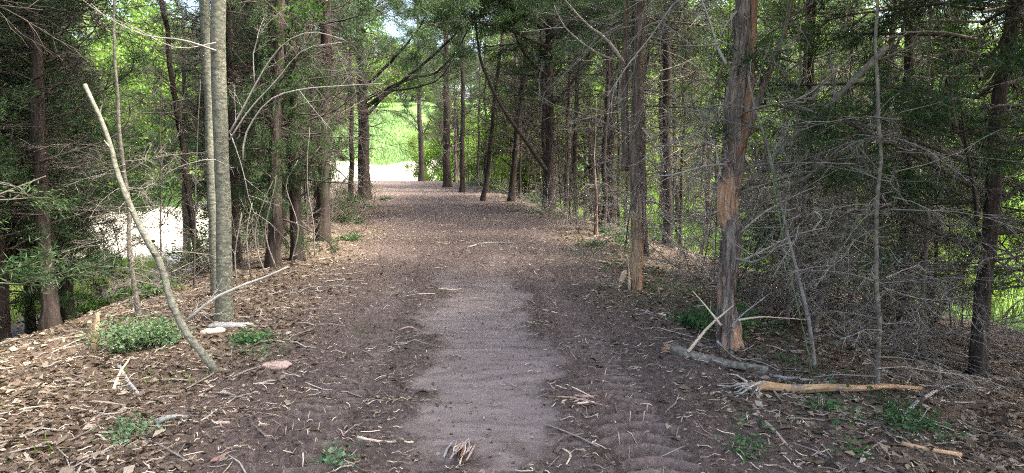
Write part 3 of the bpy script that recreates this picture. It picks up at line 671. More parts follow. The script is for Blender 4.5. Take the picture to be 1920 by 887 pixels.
for j, pix in enumerate([[(684, 20), (720, -10), (770, 0), (830, 20)], [(684, 60), (650, 20), (610, 5), (560, 10)], [(684, -20), (740, -40), (800, -30), (860, 0)]]):
    fol_limb(T0, pix, [y0, y0 - 1.2, y0 - 2.4, y0 - 3.6], 0.05, 190 + j, 24, 1.1, 6.0)
T2 = tree_by_label('reddish straight cedar'); y2 = T2.location[1]
for j, pix in enumerate([[(789, 240), (760, 200), (740, 170)], [(789, 250), (765, 225), (745, 215)], [(790, 260), (810, 220), (830, 190)]]):
    fol_limb(T2, pix, [y2, y2, y2], 0.03, 90 + j, 8, 0.7, 0.3)
# dark limb running level through the right tangle, from the shadowy cedar
T3 = tree_by_label('broad shadowy cedar'); y3 = T3.location[1]
fol_limb(T3, [(1722, 140), (1680, 150), (1600, 135), (1500, 140), (1420, 152), (1330, 150), (1285, 130)], [y3, y3 - .2, y3 - .4, y3 - .5, y3 - .5, y3 - .5, y3 - .5], 0.075, 95, 22, 0.9, 0.6)

for j, pix in enumerate([[(1720, 330), (1640, 320), (1540, 360), (1450, 390)], [(1724, 230), (1660, 250), (1580, 230), (1500, 260)], [(1722, 60), (1640, 70), (1560, 40), (1470, 70)]]):
    fol_limb(T3, pix, [y3, y3 - .5, y3 - 1.0, y3 - 1.4], 0.045, 200 + j, 16, 0.8, 0.8)
# ------------------------------------------------------------------ dead brush, leaning stems and vines on the right and left
def stem_thing(name, label, cat, pix, Ys, r0, r1, mt, twigs=0, tl=0.5, depth=1, seed=1, sides=7, amp=0.03, ridge=0.08, group=None, floor=False):
    if floor:
        pts = np.array([G(x, y) for x, y in pix]); pts[:, 2] += r0 * 0.6
    else:
        if not isinstance(Ys, (list, tuple)): Ys = [Ys] * len(pix)
        pts = np.array([P(x, y, Yv) for (x, y), Yv in zip(pix, Ys)])
    base = pts[0].copy(); q = sway(pts - base, amp, seed); b = MB(); b.tube(q, taper(len(q), r0, r1), sides, ridge=ridge, seed=seed)
    for k in range(twigs):
        i = rng.integers(1, len(q) - 1); d = unit(q[i + 1] - q[i - 1]); a = rng.uniform(0.5, 1.0); pd = rand_perp(d)
        if floor: pd[2] = abs(pd[2]) * 0.4
        twiggy(b, q[i], d * math.cos(a) + pd * math.sin(a), tl * rng.uniform(0.5, 1.3), max(r1 * 0.7, 0.0015), depth, (6, 4), (0, 0, 0.0 if floor else 0.1))
    o = b.build(name, M[mt]); o.location = base; return tag(o, label, cat, group)
gl = G(1532, 690); Yg = gl[1]
stem_thing('dead_sapling', 'thin grey dead stem leaning right of the stripped cedar', 'stem', [(1530, 720), (1515, 600), (1490, 500), (1465, 395), (1440, 280), (1418, 205), (1405, 130)], [Yg, Yg, Yg + .1, Yg + .2, Yg + .3, Yg + .35, Yg + .4], 0.016, 0.008, 'twig', 9, 0.5, 1, 31)
stem_thing('snapped_trunk', 'snapped grey cedar pole leaning up with its orange broken tip', 'dead tree', [(1382, 366), (1430, 318), (1480, 270), (1545, 210), (1610, 145), (1664, 84)], [Yr + .08, Yr + .02, Yr, Yr - .1, Yr - .2, Yr - .3], 0.014, 0.026, 'bark_log', 8, 0.4, 1, 32, ridge=0.14)
stem_thing('dead_branch', 'forked pale dead branch poking up before the right sapling', 'branch', [(1572, 530), (1610, 490), (1640, 450), (1664, 408)], [dist(1572, 530)] * 4, 0.026, 0.014, 'twig_pale', 3, 0.3, 1, 33)
stem_thing('dead_branch', 'crooked grey branch pointing up-right beside the leaning grey stem', 'branch', [(1456, 352), (1510, 335), (1540, 310), (1575, 280)], [Yg + .2, Yg + .1, Yg, Yg - .1], 0.016, 0.007, 'bark_log', 5, 0.35, 1, 34)
stem_thing('hanging_vine', 'thin green vine hanging from the fork of the stripped cedar', 'vine', [(1484, -40), (1470, 60), (1455, 160), (1440, 240), (1435, 260)], [Yr - .2] * 5, 0.006, 0.004, 'vine', 3, 0.15, 0, 35, sides=5)
stem_thing('hanging_vine', 'thin green vine trailing down before the leaning grey stem', 'vine', [(1440, 280), (1470, 480), (1500, 590), (1522, 680), (1535, 745)], [Yg - .2] * 5, 0.005, 0.004, 'vine', 3, 0.15, 0, 36, sides=5)
# tangled dead cedar brush
brush_src = []
for k in range(4):
    b = MB()
    for j in range(7):
        a = rng.uniform(0, 6.28)
        twiggy(b, (rng.normal() * 0.15, rng.normal() * 0.15, rng.uniform(0, 0.3)), (math.cos(a), math.sin(a), rng.uniform(0.15, 1.1)), rng.uniform(1.2, 2.3), 0.007, 2, (12, 7), (0, 0, rng.uniform(-0.5, 0.1)), 0.10)
    o = b.build('dead_brush', M['twig'] if k < 3 else M['twig_pale']); brush_src.append(o); HIDE.append(o)
def brush(x, y, s, label, group, z=0.0):
    o = brush_src[rng.integers(4)].copy(); COL.objects.link(o); o.location = (x, y, float(height(x, y, False)) + z)
    o.rotation_euler = (rng.normal() * 0.15, rng.normal() * 0.15, rng.uniform(0, 6.28)); o.scale = (s, s, s); tag(o, label, 'brush', group)
for k in range(9):
    Yv = rng.uniform(6.6, 10); px = rng.uniform(1440, 1900) if Yv < 7 else rng.uniform(1290, 1850)
    x = (px - 960) / F * Yv
    brush(x, Yv, rng.uniform(0.7, 1.2), 'spray of dead grey twigs in the tangle right of the stripped cedar', 'dead brush in the right tangle')
for k in range(8):
    y = rng.uniform(14, 32); brush(float(cx(y)) + rng.uniform(2.6, 4.2), y, rng.uniform(0.3, 0.6), 'low dead brush between the trunks along the right path edge', 'dead brush along the right path edge')
for k in range(30):
    y = rng.uniform(7.5, 24); brush(float(cx(y)) - rng.uniform(2.9, 5.0), y, rng.uniform(0.5, 0.95), 'dead brush under the dark cedars along the left bank', 'dead brush along the left bank')
for k in range(10):
    Yv = rng.uniform(6.2, 10.5); x = (rng.uniform(1430, 1880) - 960) / F * Yv
    cedar(0, 0, 0, 'dead young cedar bristling with grey twigs in the right tangle', None, rng.uniform(3.6, 5.0), DEAD_LOW[k % 3], None, mt='bark_log', group='dead young cedars in the right tangle',
          pos=(x, Yv), r=rng.uniform(0.02, 0.035), sides=7, deadscale=0.8, name='dead_cedar')
for k in range(4):
    Yv = rng.uniform(7.5, 13); x = (rng.uniform(1290, 1840) - 960) / F * Yv
    cedar(0, 0, 0, 'young feathery green cedar among the dead twigs on the right', None, rng.uniform(4.0, 5.5), DEAD_LOW[k % 3], CROWN_THIN[k % 3], group='young cedars in the right tangle', pos=(x, Yv), r=0.025, sides=7, deadscale=0.6, cs=1.25)
for k in range(8):
    Yv = rng.uniform(6.5, 11); x = (rng.uniform(1420, 1840) - 960) / F * Yv
    cedar(0, 0, 0, 'dead cedar pole leaning askew through the right tangle', None, rng.uniform(3.0, 4.5), DEAD_LOW[k % 3], None, mt='bark_log', group='leaning dead poles in the right tangle',
          pos=(x, Yv), r=rng.uniform(0.02, 0.04), sides=8, deadscale=0.8, name='dead_cedar', lean=(rng.uniform(-2.2, 2.2), rng.uniform(-0.6, 1.5)))
for k in range(24):
    y = rng.uniform(12, 31); s_ = 1 if k % 3 else -1
    brush(float(cx(y)) + s_ * rng.uniform(2.0, 2.9), y, rng.uniform(0.3, 0.55), 'small heap of dead twigs pushed to the edge of the far path', 'twig heaps along the far path')
# vines and bare stems on the left
for j, (pix, Yv) in enumerate([([(500, 520), (480, 450), (495, 380), (510, 340)], 8.5), ([(545, 500), (560, 430), (535, 350), (560, 300)], 9.0), ([(470, 520), (462, 440), (475, 380)], 8.0),
                               ([(520, 510), (500, 440), (512, 370), (520, 330)], 8.6), ([(590, 480), (588, 420), (575, 330), (580, 240)], 9.5), ([(445, 545), (440, 470), (450, 400)], 7.4)]):
    stem_thing('bare_vine', 'thin bare vine stem rising in the shade right of the pale trunk', 'vine', pix, Yv, 0.010, 0.005, 'twig', 4, 0.3, 1, 110 + j, 5, 0.04, group='bare vines right of the pale trunk')

# ------------------------------------------------------------------ wood lying on the ground
stem_thing('fallen_branch', 'long grey branch lying from the pale trunk foot up to the bank', 'branch', [(345, 605), (400, 560), (440, 540), (490, 520), (540, 498)], [b0[1] - .35, b0[1] - .3, b0[1] - .25, b0[1] - .2, b0[1] - .15], 0.017, 0.009, 'twig_pale', 5, 0.3, 1, 121)
def log_thing(name, label, cat, pix, r0, r1, mt, end_mt, seed, lift=0.6, part='broken_end', sides=22, ridge=0.30):
    pts = np.array([G(x, y) for x, y in pix]); pts[:, 2] += r0 * lift
    base = pts[0].copy(); e = empty(name, base, 0, label, cat)
    q = sway(pts - base, 0.05, seed); b = MB(); b.tube(q, taper(len(q), r0, r1), sides, ridge=ridge, seed=seed); b.build('body', M[mt], e)
    d = unit(q[0] - q[2]); s = MB()
    for k in range(34):
        p = q[0] + rand_perp(d) * r0 * 0.75 * math.sqrt(rng.random()) - d * 0.02
        L = rng.uniform(0.03, 0.10); s.tube(np.array([p, p + d * L * .5 + rng.normal(size=3) * .004, p + d * L]), np.array((0.008, 0.006, 0.001)), 4, cap=False)
    s.build(part, M[end_mt], e); return e, q
e, q = log_thing('fallen_log', 'grey fallen log with a broken tan end below the stripped cedar', 'log', [(1258, 668), (1310, 676), (1370, 684), (1440, 700)], 0.046, 0.026, 'bark_log', 'wood_orange', 131)
stem_thing('fallen_branch', 'thin tan branch continuing right from the grey log', 'branch', [(1400, 690), (1480, 712), (1560, 722), (1600, 730)], 0, 0.016, 0.010, 'wood_grey', 3, 0.2, 0, 132, floor=True)
# peeled orange branch with frayed root end
pts = [(1405, 742), (1440, 738), (1500, 742), (1560, 748), (1620, 748), (1680, 742), (1725, 742)]
gp = np.array([G(x, y) for x, y in pts]); gp[:, 2] += 0.05; base = gp[0].copy()
e = empty('peeled_branch', base, 0, 'peeled orange branch with a frayed grey root end lying right', 'branch')
q = sway(gp - base, 0.05, 133); b = MB(); b.tube(q, np.interp(np.linspace(0, 1, len(q)), [0, .1, .5, 1], [0.031, 0.028, 0.022, 0.012]), 20, ridge=0.34, seed=33); b.build('body', M['wood_peeled'], e)
s = MB(); d = unit(q[0] - q[2])
for k in range(26):
    p = q[0] + rng.normal(size=3) * 0.02 - d * 0.04
    pp = curve_from(p, d + rng.normal(size=3) * np.array((.3, .5, .25)), rng.uniform(0.08, 0.30), 5, (0, 0, -0.45), 0.22); pp[:, 2] = np.maximum(pp[:, 2], -0.05)
    s.tube(pp, taper(6, rng.uniform(0.004, 0.011), 0.0015), 5, cap=False)
s.build('frayed_roots', M['twig_pale'], e)
stem_thing('fallen_branch', 'short grey branch with orange wood crossing below the peeled branch', 'branch', [(1412, 764), (1440, 795), (1465, 820), (1490, 845)], 0, 0.014, 0.008, 'wood_pink', 2, 0.15, 0, 134, floor=True)
stem_thing('fallen_branch', 'orange split branch piece in the lower right corner', 'branch', [(1690, 836), (1720, 843), (1760, 850), (1800, 856)], 0, 0.016, 0.012, 'wood_orange', 0, 0, 0, 135, floor=True)
stem_thing('fallen_branch', 'grey-green thin branch at the right edge below the sapling', 'branch', [(1690, 780), (1725, 750), (1765, 725)], 0, 0.018, 0.012, 'wood_grey', 2, 0.2, 0, 136, floor=True)
# splintered poles propped around the foot of the stripped cedar
for j, (lab, pix, r0, mt) in enumerate([('long tan splintered pole leaning across the stripped cedar foot', [(1290, 660), (1330, 615), (1378, 574)], 0.020, 'wood_pale'),
        ('thin tan stick propped left of the stripped cedar foot', [(1352, 610), (1325, 580), (1298, 548)], 0.013, 'wood_pale'),
        ('slim pale stick leaning right behind the stripped cedar foot', [(1372, 612), (1410, 575), (1450, 545)], 0.010, 'wood_grey'),
        ('short pale stick lying right of the stripped cedar foot', [(1385, 600), (1440, 598), (1505, 602)], 0.011, 'wood_pale'),
        ('thin dark stick bent before the stripped cedar foot', [(1345, 640), (1370, 668), (1400, 690)], 0.012, 'wood_grey')]):
    Yv = Yr - 0.25 - 0.05 * j
    stem_thing('splintered_stick', lab, 'stick', pix, [Yv - .15, Yv, Yv + .1], r0 * 0.72, r0 * 0.3, mt, 3, 0.14, 0, 140 + j, 7, 0.05, 0.2)
for j, (lab, pix, r0, mt) in enumerate([
        ('pale stick lying left to right beside the torn cedar base', [(1235, 592), (1258, 598), (1280, 604)], 0.014, 'wood_pale'),
        ('long pale stick lying on the right track near the mud', [(1018, 582), (1050, 588), (1095, 600)], 0.010, 'wood_pale'),
        ('curved brown stick lying across the path before the brow', [(875, 466), (905, 457), (950, 456), (965, 458)], 0.017, 'wood_grey'),
        ('pale stick lying across the path at the mud strip top', [(822, 540), (845, 540), (866, 538)], 0.012, 'wood_pale'),
        ('broken pale twig pair lying left of the mud strip top', [(756, 555), (785, 555), (815, 553)], 0.011, 'wood_pale'),
        ('short brown stick on the left edge of the mud strip', [(748, 620), (765, 619), (780, 618)], 0.010, 'wood_pink'),
        ('long pale stick in the left foreground dirt', [(670, 823), (710, 828), (775, 833)], 0.010, 'wood_pale'),
        ('bright white stick on the right shoulder of the path', [(1075, 672), (1090, 658), (1100, 648)], 0.007, 'wood_pale'),
        ('grey dark stick among leaves in the lower left', [(292, 795), (320, 789), (352, 783)], 0.020, 'wood_grey'),
        ('long tan reed stalk in the left foreground litter', [(330, 830), (390, 780), (440, 745)], 0.008, 'wood_pale'),
        ('curved pale twig lying in the right foreground tread', [(1055, 840), (1070, 852), (1062, 866)], 0.008, 'wood_pale'),
        ('pale straight stick right of the dark bare patch', [(990, 490), (1003, 505), (1012, 520)], 0.010, 'wood_pale'),
        ('thin pale stick below the green ivy patch', [(1290, 612), (1330, 622), (1365, 628)], 0.010, 'wood_pale'),
        ('grey broken limb lying by the bush at the left edge', [(222, 690), (240, 715), (258, 740)], 0.020, 'wood_grey'),
        ('pale stick crossing the grey limb by the left bush', [(212, 728), (225, 705), (246, 682)], 0.012, 'wood_pale')]):
    stem_thing('stick', lab, 'stick', pix, 0, r0, r0 * 0.6, mt, 1 if j % 2 else 0, 0.1, 0, 160 + j, 6, 0.012, floor=True)
# chunks of split wood
def chunk(name, label, px, py, L, Wd, T, mt, rz, seed, tilt=0.0, cat='wood piece', stand=False):
    g = G(px, py); m = 26; b = MB(); r = np.random.default_rng(seed)
    nx_, ny_ = 22, 9
    u = np.linspace(-1, 1, nx_); w = np.linspace(0, 2 * math.pi, ny_, endpoint=False)
    U, Wv = np.meshgrid(u, w, indexing='ij')
    prof = np.clip(1 - np.abs(U) ** 5, 0.03, 1) * (1 + 0.5 * fbm(U * 3 + seed, np.minimum(Wv, 6.28 - Wv) * 1.5, seed, 3))
    v = np.stack([U * L / 2 * (1 + 0.18 * fbm(Wv * 2 + seed, U * 0 + 1, seed + 5)), np.cos(Wv) * Wd / 2 * prof, np.sin(Wv) * T / 2 * prof], -1)
    if stand: v = v[..., [1, 2, 0]]
    i = np.arange(nx_ - 1)[:, None] * ny_; j = np.arange(ny_)[None, :]; j2 = (j + 1) % ny_
    q = np.stack([i + j, i + j2, i + ny_ + j2, i + ny_ + j], -1).reshape(-1, 4)
    b.add(v.reshape(-1, 3), q)
    o = b.build(name, M[mt], smooth=False); o.location = (g[0], g[1], g[2] + (L * 0.38 if stand else T * 0.25)); o.rotation_euler = (r.normal() * 0.08, tilt, rz)
    return tag(o, label, cat)
chunk('wood_slab', 'pinkish torn wood slab lying on the left bank', 518, 688, 0.22, 0.13, 0.05, 'wood_pink', 0.2, 3)
chunk('wood_slab', 'pale weathered slab lying at the pale trunk foot', 432, 612, 0.44, 0.16, 0.06, 'wood_grey', 0.1, 4)
chunk('wood_slab', 'small pale slab leaning on the pale trunk foot', 400, 628, 0.22, 0.12, 0.06, 'wood_pale', 0.6, 5)
chunk('bark_strip', 'reddish bark strip in the lower left dirt', 420, 856, 0.16, 0.035, 0.02, 'wood_red', 1.1, 6)
chunk('bark_strip', 'red-tinged bark strip in the left leaves', 415, 800, 0.11, 0.03, 0.02, 'wood_pink', 0.0, 8)
chunk('wood_chip', 'tan split wood chip standing left of the torn cedar', 1168, 530, 0.20, 0.085, 0.03, 'wood_pale', 0.3, 7, tilt=0.35, stand=True)
chunk('broken_stub', 'orange broken stub standing at the left frame edge', 181, 655, 0.36, 0.05, 0.045, 'wood_tan', 0.3, 9, tilt=0.12, stand=True)
# splintered heap on the right track, and the shredded wood in the bottom middle
def splinters(name, label, px, py, n, Lr, rad, flat, dirn, mts, seed, spread=1.0):
    g = G(px, py); e = empty(name, (g[0], g[1], g[2]), 0, label, 'wood splinters'); r = np.random.default_rng(seed)
    for k in range(n):
        L = r.uniform(*Lr); a = dirn + r.normal() * spread; d = np.array((math.cos(a), math.sin(a), r.normal() * flat)); c = np.array((r.normal() * 0.03, r.normal() * 0.05, 0.012 + 0.008 * (k % 4)))
        pts = np.array([c - d * L / 2, c - d * L * .1 + r.normal(size=3) * .006, c + d * L / 2]); pts[:, 2] = np.maximum(pts[:, 2], 0.004)
        b = MB(); rr_ = rad * r.uniform(0.5, 1.3); b.tube(sway(pts, 0.006, k), np.array([rr_ * .6, rr_, rr_ * .95, rr_ * .9, rr_ * .8, rr_ * .35]), 5, cap=False); b.build('splinter', M[mts[k % len(mts)]], e)
splinters('splintered_wood', 'small heap of pink and tan splinters on the right track', 1092, 752, 15, (0.10, 0.30), 0.007, 0.08, -0.1, ['wood_pale', 'wood_pink', 'wood_orange', 'wood_red', 'wood_pale'], 11, 0.5)
splinters('splintered_wood', 'shredded cedar splinter standing out of the mud at the bottom middle', 862, 850, 20, (0.08, 0.26), 0.006, 0.02, 1.42, ['wood_pink', 'wood_grey', 'wood_pink', 'bark_red', 'wood_pale'], 12, 0.10)

# ------------------------------------------------------------------ plants
def leafy(mb, c, n, rad, size, flat=0.6, up=1.2):
    k = n; p = np.asarray(c) + rng.normal(size=(k, 3)) * np.array((rad, rad, rad * flat))
    mb.blades(p, rng.normal(size=(k, 3)) * np.array((1, 1, 0.5)), rng.normal(size=(k, 3)) + np.array((0, 0, up)), size * rng.uniform(0.6, 1.3, k), size * 0.5 * rng.uniform(0.6, 1.3, k), 0.08)
def shrub(label, px, py, w, h, nst, leaf, mt, lean=0.0, name='leafy_shrub', ls=0.07, cat='shrub', group=None, xy=None):
    g = G(px, py) if xy is None else np.array((xy[0], xy[1], float(height(*xy))))
    e = empty(name, g, 0, label, cat, group); st, lf_ = MB(), MB()
    for k in range(nst):
        a = rng.uniform(0, 6.28); q = curve_from((rng.normal() * w * 0.15, rng.normal() * w * 0.15, -0.03), (math.cos(a) * w * 0.7, math.sin(a) * w * 0.9, h * rng.uniform(0.5, 1.1)), math.hypot(h, w * 0.5) * rng.uniform(0.6, 1.05), 6, (0, 0, -0.2), 0.1)
        st.tube(q, taper(7, 0.006, 0.0015), 4, cap=False)
        for i in range(2, 7): leafy(lf_, q[i], leaf, 0.045, ls)
    st.build('stems', M['twig'], e)['kind'] = 'stuff'; lf_.build('leaves', mt, e); return e
shrub('bushy grey-green shrub on the left below the leaning sapling', 245, 655, 0.36, 0.32, 44, 7, M['weed'], ls=0.042)
shrub('smaller grey-green shrub beside the leaning sapling', 300, 645, 0.22, 0.22, 30, 10, M['weed'], ls=0.038)
shrub('low green weed in the lower left foreground', 235, 815, 0.24, 0.12, 18, 6, M['weed'], ls=0.035, name='weed', cat='plant')
shrub('small green weed near the foot of the leaning sapling', 470, 640, 0.22, 0.16, 14, 6, M['ivy'], ls=0.05, name='weed', cat='plant')
shrub('leafy green plant wrapped around the stripped cedar foot', 1372, 640, 0.14, 0.36, 12, 8, M['ivy'], ls=0.06, name='weed', cat='plant')
shrub('green plant left of the stripped cedar foot', 1315, 615, 0.22, 0.24, 12, 7, M['ivy'], ls=0.06, name='weed', cat='plant')
shrub('bright green weed under the trailing vine', 1540, 775, 0.06, 0.14, 6, 4, M['ivy'], ls=0.035, name='weed', cat='plant')
shrub('green weed at the lower right path margin', 1395, 850, 0.06, 0.13, 6, 4, M['ivy'], ls=0.035, name='weed', cat='plant')
shrub('dark green clump at the right edge below the bare sapling', 1695, 800, 0.18, 0.16, 14, 6, M['ivy'], ls=0.035, name='weed', cat='plant')
shrub('small bright weed among dry leaves in the right corner', 1600, 850, 0.06, 0.09, 5, 4, M['ivy'], ls=0.035, name='weed', cat='plant')
shrub('tiny grass tuft in the bottom foreground dirt', 630, 862, 0.10, 0.09, 12, 3, M['weed'], ls=0.05, name='weed', cat='plant')
shrub('bright green sprig at the right frame edge', 1735, 600, 0.12, 0.5, 8, 6, M['leaf'], ls=0.09, name='weed', cat='plant')
shrub('leafy weed on the left path edge before the brow', 722, 374, 0.3, 0.16, 12, 4, M['ivy'], ls=0.06, name='weed', cat='plant')
for k in range(24):
    y = rng.uniform(8, 20); x = float(cx(y)) - rng.uniform(3.2, 8); thin = 150 < W / 2 + F * x / y < 350 or W / 2 + F * x / y > 540
    shrub('leafy green undergrowth beneath the cedars on the left bank', 0, 0, 0.5, rng.uniform(0.3, 0.5) if thin else rng.uniform(0.5, 1.4), 14, 8, M['leaf'], group='undergrowth on the left bank', xy=(x, y), ls=0.065)
for k in range(14):
    y = rng.uniform(9, 26); shrub('leafy green undergrowth between trunks and meadow on the right', 0, 0, 0.5, rng.uniform(0.5, 1.3), 14, 8, M['leaf'], group='undergrowth right of the trunks', xy=(float(cx(y)) + rng.uniform(4.6, 8), y), ls=0.075)

for k in range(26):
    y = rng.uniform(11, 31); s_ = 1 if k % 4 else -1
    shrub('low straggling green weed on the shoulder of the far path', 0, 0, rng.uniform(0.3, 0.55), rng.uniform(0.18, 0.4), 12, 5, M['ivy'], name='weed', cat='plant', group='weeds on the far path shoulders', xy=(float(cx(y)) + s_ * rng.uniform(2.1, 3.4), y), ls=0.055)
# ------------------------------------------------------------------ trees beyond the meadow and gravel
def broadleaf_proto(seed, H, Rm, nleaf, ls, z0=0.12):
    r = np.random.default_rng(seed); wood, leaf = MB(), MB()
    pts = curve_from((0, 0, -0.3), (0, 0, 1), H * 0.8, 8, (0, 0, 0.2), 0.04); wood.tube(pts, taper(9, 0.24, 0.05), 9)
    cl = []
    for k in range(26):
        z = H * (z0 + (0.95 - z0) * r.random()); a = r.uniform(0, 6.28); rr_ = Rm * math.sqrt(max(0.05, 1 - ((z / H - 0.45) / 0.58) ** 2)) * r.uniform(0.35, 1)
        c = np.array((math.cos(a) * rr_, math.sin(a) * rr_, z)); i = min(7, int(z / H * 7)); cl.append((c, r.uniform(0.5, 1.15) * Rm * 0.32))
        wood.tube(np.array([pts[i], (pts[i] + c) / 2 + r.normal(size=3) * .2, c]), np.array((0.06, 0.04, 0.012)), 4, cap=False)
    tot = sum(s ** 2 for _, s in cl)
    for c, s in cl:
        k = int(nleaf * s * s / tot); v = r.normal(size=(k, 3)); v /= np.linalg.norm(v, axis=1)[:, None]
        p = c + v * s * (r.random(k) ** 0.45)[:, None] * (1 + 0.3 * r.normal(size=(k, 1)))
        leaf.blades(p, r.normal(size=(k, 3)), r.normal(size=(k, 3)) + np.array((0, 0, 0.8)), ls * r.uniform(0.6, 1.3, k), ls * 0.6 * r.uniform(0.6, 1.3, k), 0.05)
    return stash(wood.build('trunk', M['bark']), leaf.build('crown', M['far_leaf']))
BL = [broadleaf_proto(5 + k, 10 + 1.5 * k, 4.2 + 0.4 * k, 15000, 0.26) for k in range(3)]
BLN = [broadleaf_proto(15 + k, 5.0 + k, 2.2, 12000, 0.13, 0.05) for k in range(2)]
def broadleaf(x, y, s, label, group, src):
    e = empty('broadleaf_tree', (x, y, float(height(x, y, False))), rng.uniform(0, 6.28), label, 'tree', group)
    for o in src: part_copy(o, e, 0, (s, s, s * rng.uniform(0.9, 1.15)))
for e_, z_, s_ in ((pale, 4.6, 1.0), (twin, 4.2, 0.95)):  # out-of-view crowns added to shade the litter on the left
    c_ = part_copy(BLN[0][1], e_, 0.7, (s_, s_, s_)); c_.location = (-0.1, 0, z_)
for k in range(46):
    px = -250 + 2400 * (k + rng.random() * 0.8) / 46; Yv = rng.uniform(125, 170) if 560 < px < 1000 else rng.uniform(48, 90); x = (px - 960) / F * Yv
    broadleaf(x, Yv, rng.uniform(0.95, 1.5), 'sunlit green broadleaf tree on the slope beyond the meadow', 'broadleaf trees on the far slope', BL[k % 3])
for k in range(14):
    px = 900 + 1100 * (k + rng.random()) / 14; Yv = rng.uniform(24, 44); x = (px - 960) / F * Yv
    broadleaf(x, Yv, rng.uniform(0.8, 1.2), 'small sunlit broadleaf tree in the meadow behind the right row', 'small trees in the meadow', BLN[k % 2])
for k in range(12):
    px = -100 + 560 * (k + rng.random()) / 12; Yv = rng.uniform(47, 64); x = (px - 960) / F * Yv
    broadleaf(x, Yv, rng.uniform(0.7, 1.1), 'sunlit broadleaf tree behind the gravel on the left', 'trees behind the left gravel', BL[k % 3])

for k in range(11):
    px = 630 + 210 * (k + rng.random()) / 11; Yv = rng.uniform(140, 168); x = (px - 960) / F * Yv
    broadleaf(x, Yv, rng.uniform(0.9, 1.2), 'pale green broadleaf tree on the slope straight behind the clearing', 'trees on the slope behind the clearing', BL[k % 3])
for k in range(16):
    px = 800 + 260 * (k + rng.random()) / 16; Yv = rng.uniform(37, 48); x = (px - 960) / F * Yv
    broadleaf(x, Yv, rng.uniform(0.6, 0.95), 'pale green young broadleaf tree right of the bright clearing', 'young trees right of the clearing', BLN[k % 2])
for k in range(8):
    px = 480 + 150 * (k + rng.random()) / 8; Yv = rng.uniform(84, 100); x = (px - 960) / F * Yv
    broadleaf(x, Yv, rng.uniform(0.8, 1.2), 'sunlit broadleaf tree on the slope left of the bright clearing', 'trees left of the clearing', BL[k % 3])
# ------------------------------------------------------------------ litter, shreds, ivy and meadow grass: nobody could count them
def scatter_xy(n, y0, y1, pw, xlim):
    t = rng.random(n); y = (y0 ** pw + t * (y1 ** pw - y0 ** pw)) ** (1 / pw)
    x = rng.uniform(-1, 1, n) * (y * 0.95 + 0.9); return x[np.abs(x) < xlim], y[np.abs(x) < xlim]
def ground_leaves(name, n, size, mt, sel, y1=22, tilt=0.45, lift=0.012, wr=0.55, pw=0.6, y0=2.2, kink=0.12):
    x, y = scatter_xy(n, y0, y1, pw, 11); o, dm, mu = masks(x, y); k = sel(x, y, o, dm, mu, rng.random(len(x))) & ~meadow_mask(x, y); x, y = x[k], y[k]; m = len(x)
    z = height(x, y) + lift * rng.random(m); c = np.stack([x, y, z], 1); a = rng.uniform(0, 6.28, m)
    d = np.stack([np.cos(a), np.sin(a), rng.normal(size=m) * tilt * 0.5], 1); nn = np.stack([rng.normal(size=m) * tilt, rng.normal(size=m) * tilt, np.ones(m)], 1)
    L = size * rng.uniform(0.45, 1.4, m); b = MB(); b.blades(c, d, nn, L, L * wr * rng.uniform(0.6, 1.3, m), kink)
    return b.build(name, M[mt], smooth=False)
tag(ground_leaves('leaf_litter', 90000, 0.062, 'litter', lambda x, y, o, dm, mu, u: (u < (1 - dm) * (0.5 + 0.9 * (fbm(x * 0.8, y * 0.8, 401) + 0.45)) + 0.05) & (mu < 0.3)), 'dry brown leaf litter covering both banks of the path', 'leaf litter', kind='stuff')
tag(ground_leaves('leaf_crumbs', 130000, 0.026, 'litter', lambda x, y, o, dm, mu, u: (u < 0.75 - 0.5 * dm - 0.15 * mu), wr=0.7), 'crumbled bits of leaf and bark on the trodden soil', 'leaf crumbs', kind='stuff')
def strips(name, n, mt, sel, Lr, y1=26, r=0.0035, pw=0.6, y0=2.3):
    x, y = scatter_xy(n, y0, y1, pw, 8); o, dm, mu = masks(x, y); k = sel(x, y, o, dm, mu, rng.random(len(x))); x, y = x[k], y[k]; m = len(x)
    a = rng.normal(size=m) * 0.9 + np.where(rng.random(m) < 0.15, 1.5, 0.0); L = np.exp(rng.uniform(math.log(Lr[0]), math.log(Lr[1]), m))
    b = MB(); d = np.stack([np.cos(a), np.sin(a)], 1); w = np.stack([-np.sin(a), np.cos(a)], 1) * (r * rng.uniform(0.5, 1.8, m))[:, None]
    rows = []
    ben = rng.normal(size=m) * 0.05
    for t in (-0.5, -0.17, 0.17, 0.5):
        c = np.stack([x, y], 1) + d * (L * t)[:, None] + np.stack([-d[:, 1], d[:, 0]], 1) * (ben * L * (1 - 4 * t * t))[:, None]
        f = 1.0 if abs(t) < 0.4 else 0.35
        zz = height(c[:, 0], c[:, 1]) + 0.006 + 0.012 * rng.random(m)
        for s_, dz in ((-1, 0.0), (0, r * 1.3), (1, 0.0)):
            q_ = c + w * s_ * f; rows.append(np.concatenate([q_, (zz + dz)[:, None]], 1))
    v = np.stack(rows, 1)
    q = []
    for i in range(3):
        for j in range(2): q.append((i * 3 + j, i * 3 + j + 1, i * 3 + j + 4, i * 3 + j + 3))
    q = (np.array(q)[None] + (np.arange(m) * 12)[:, None, None]).reshape(-1, 4)
    b.add(v.reshape(-1, 3), q); return b.build(name, M[mt], smooth=False)
tag(strips('wood_shreds', 60000, 'shred', lambda x, y, o, dm, mu, u: (u < np.where(mu > 0.3, 0.055, np.where(np.abs(o) < 3.2, 0.48, 0.2)) * np.clip(0.45 + 1.6 * (fbm(x * 0.9, y * 0.9, 411) + 0.2), 0.08, 1)), (0.012, 0.125), r=0.0025), 'pale wood shreds and straw strewn along the path margins', 'wood shreds', kind='stuff')
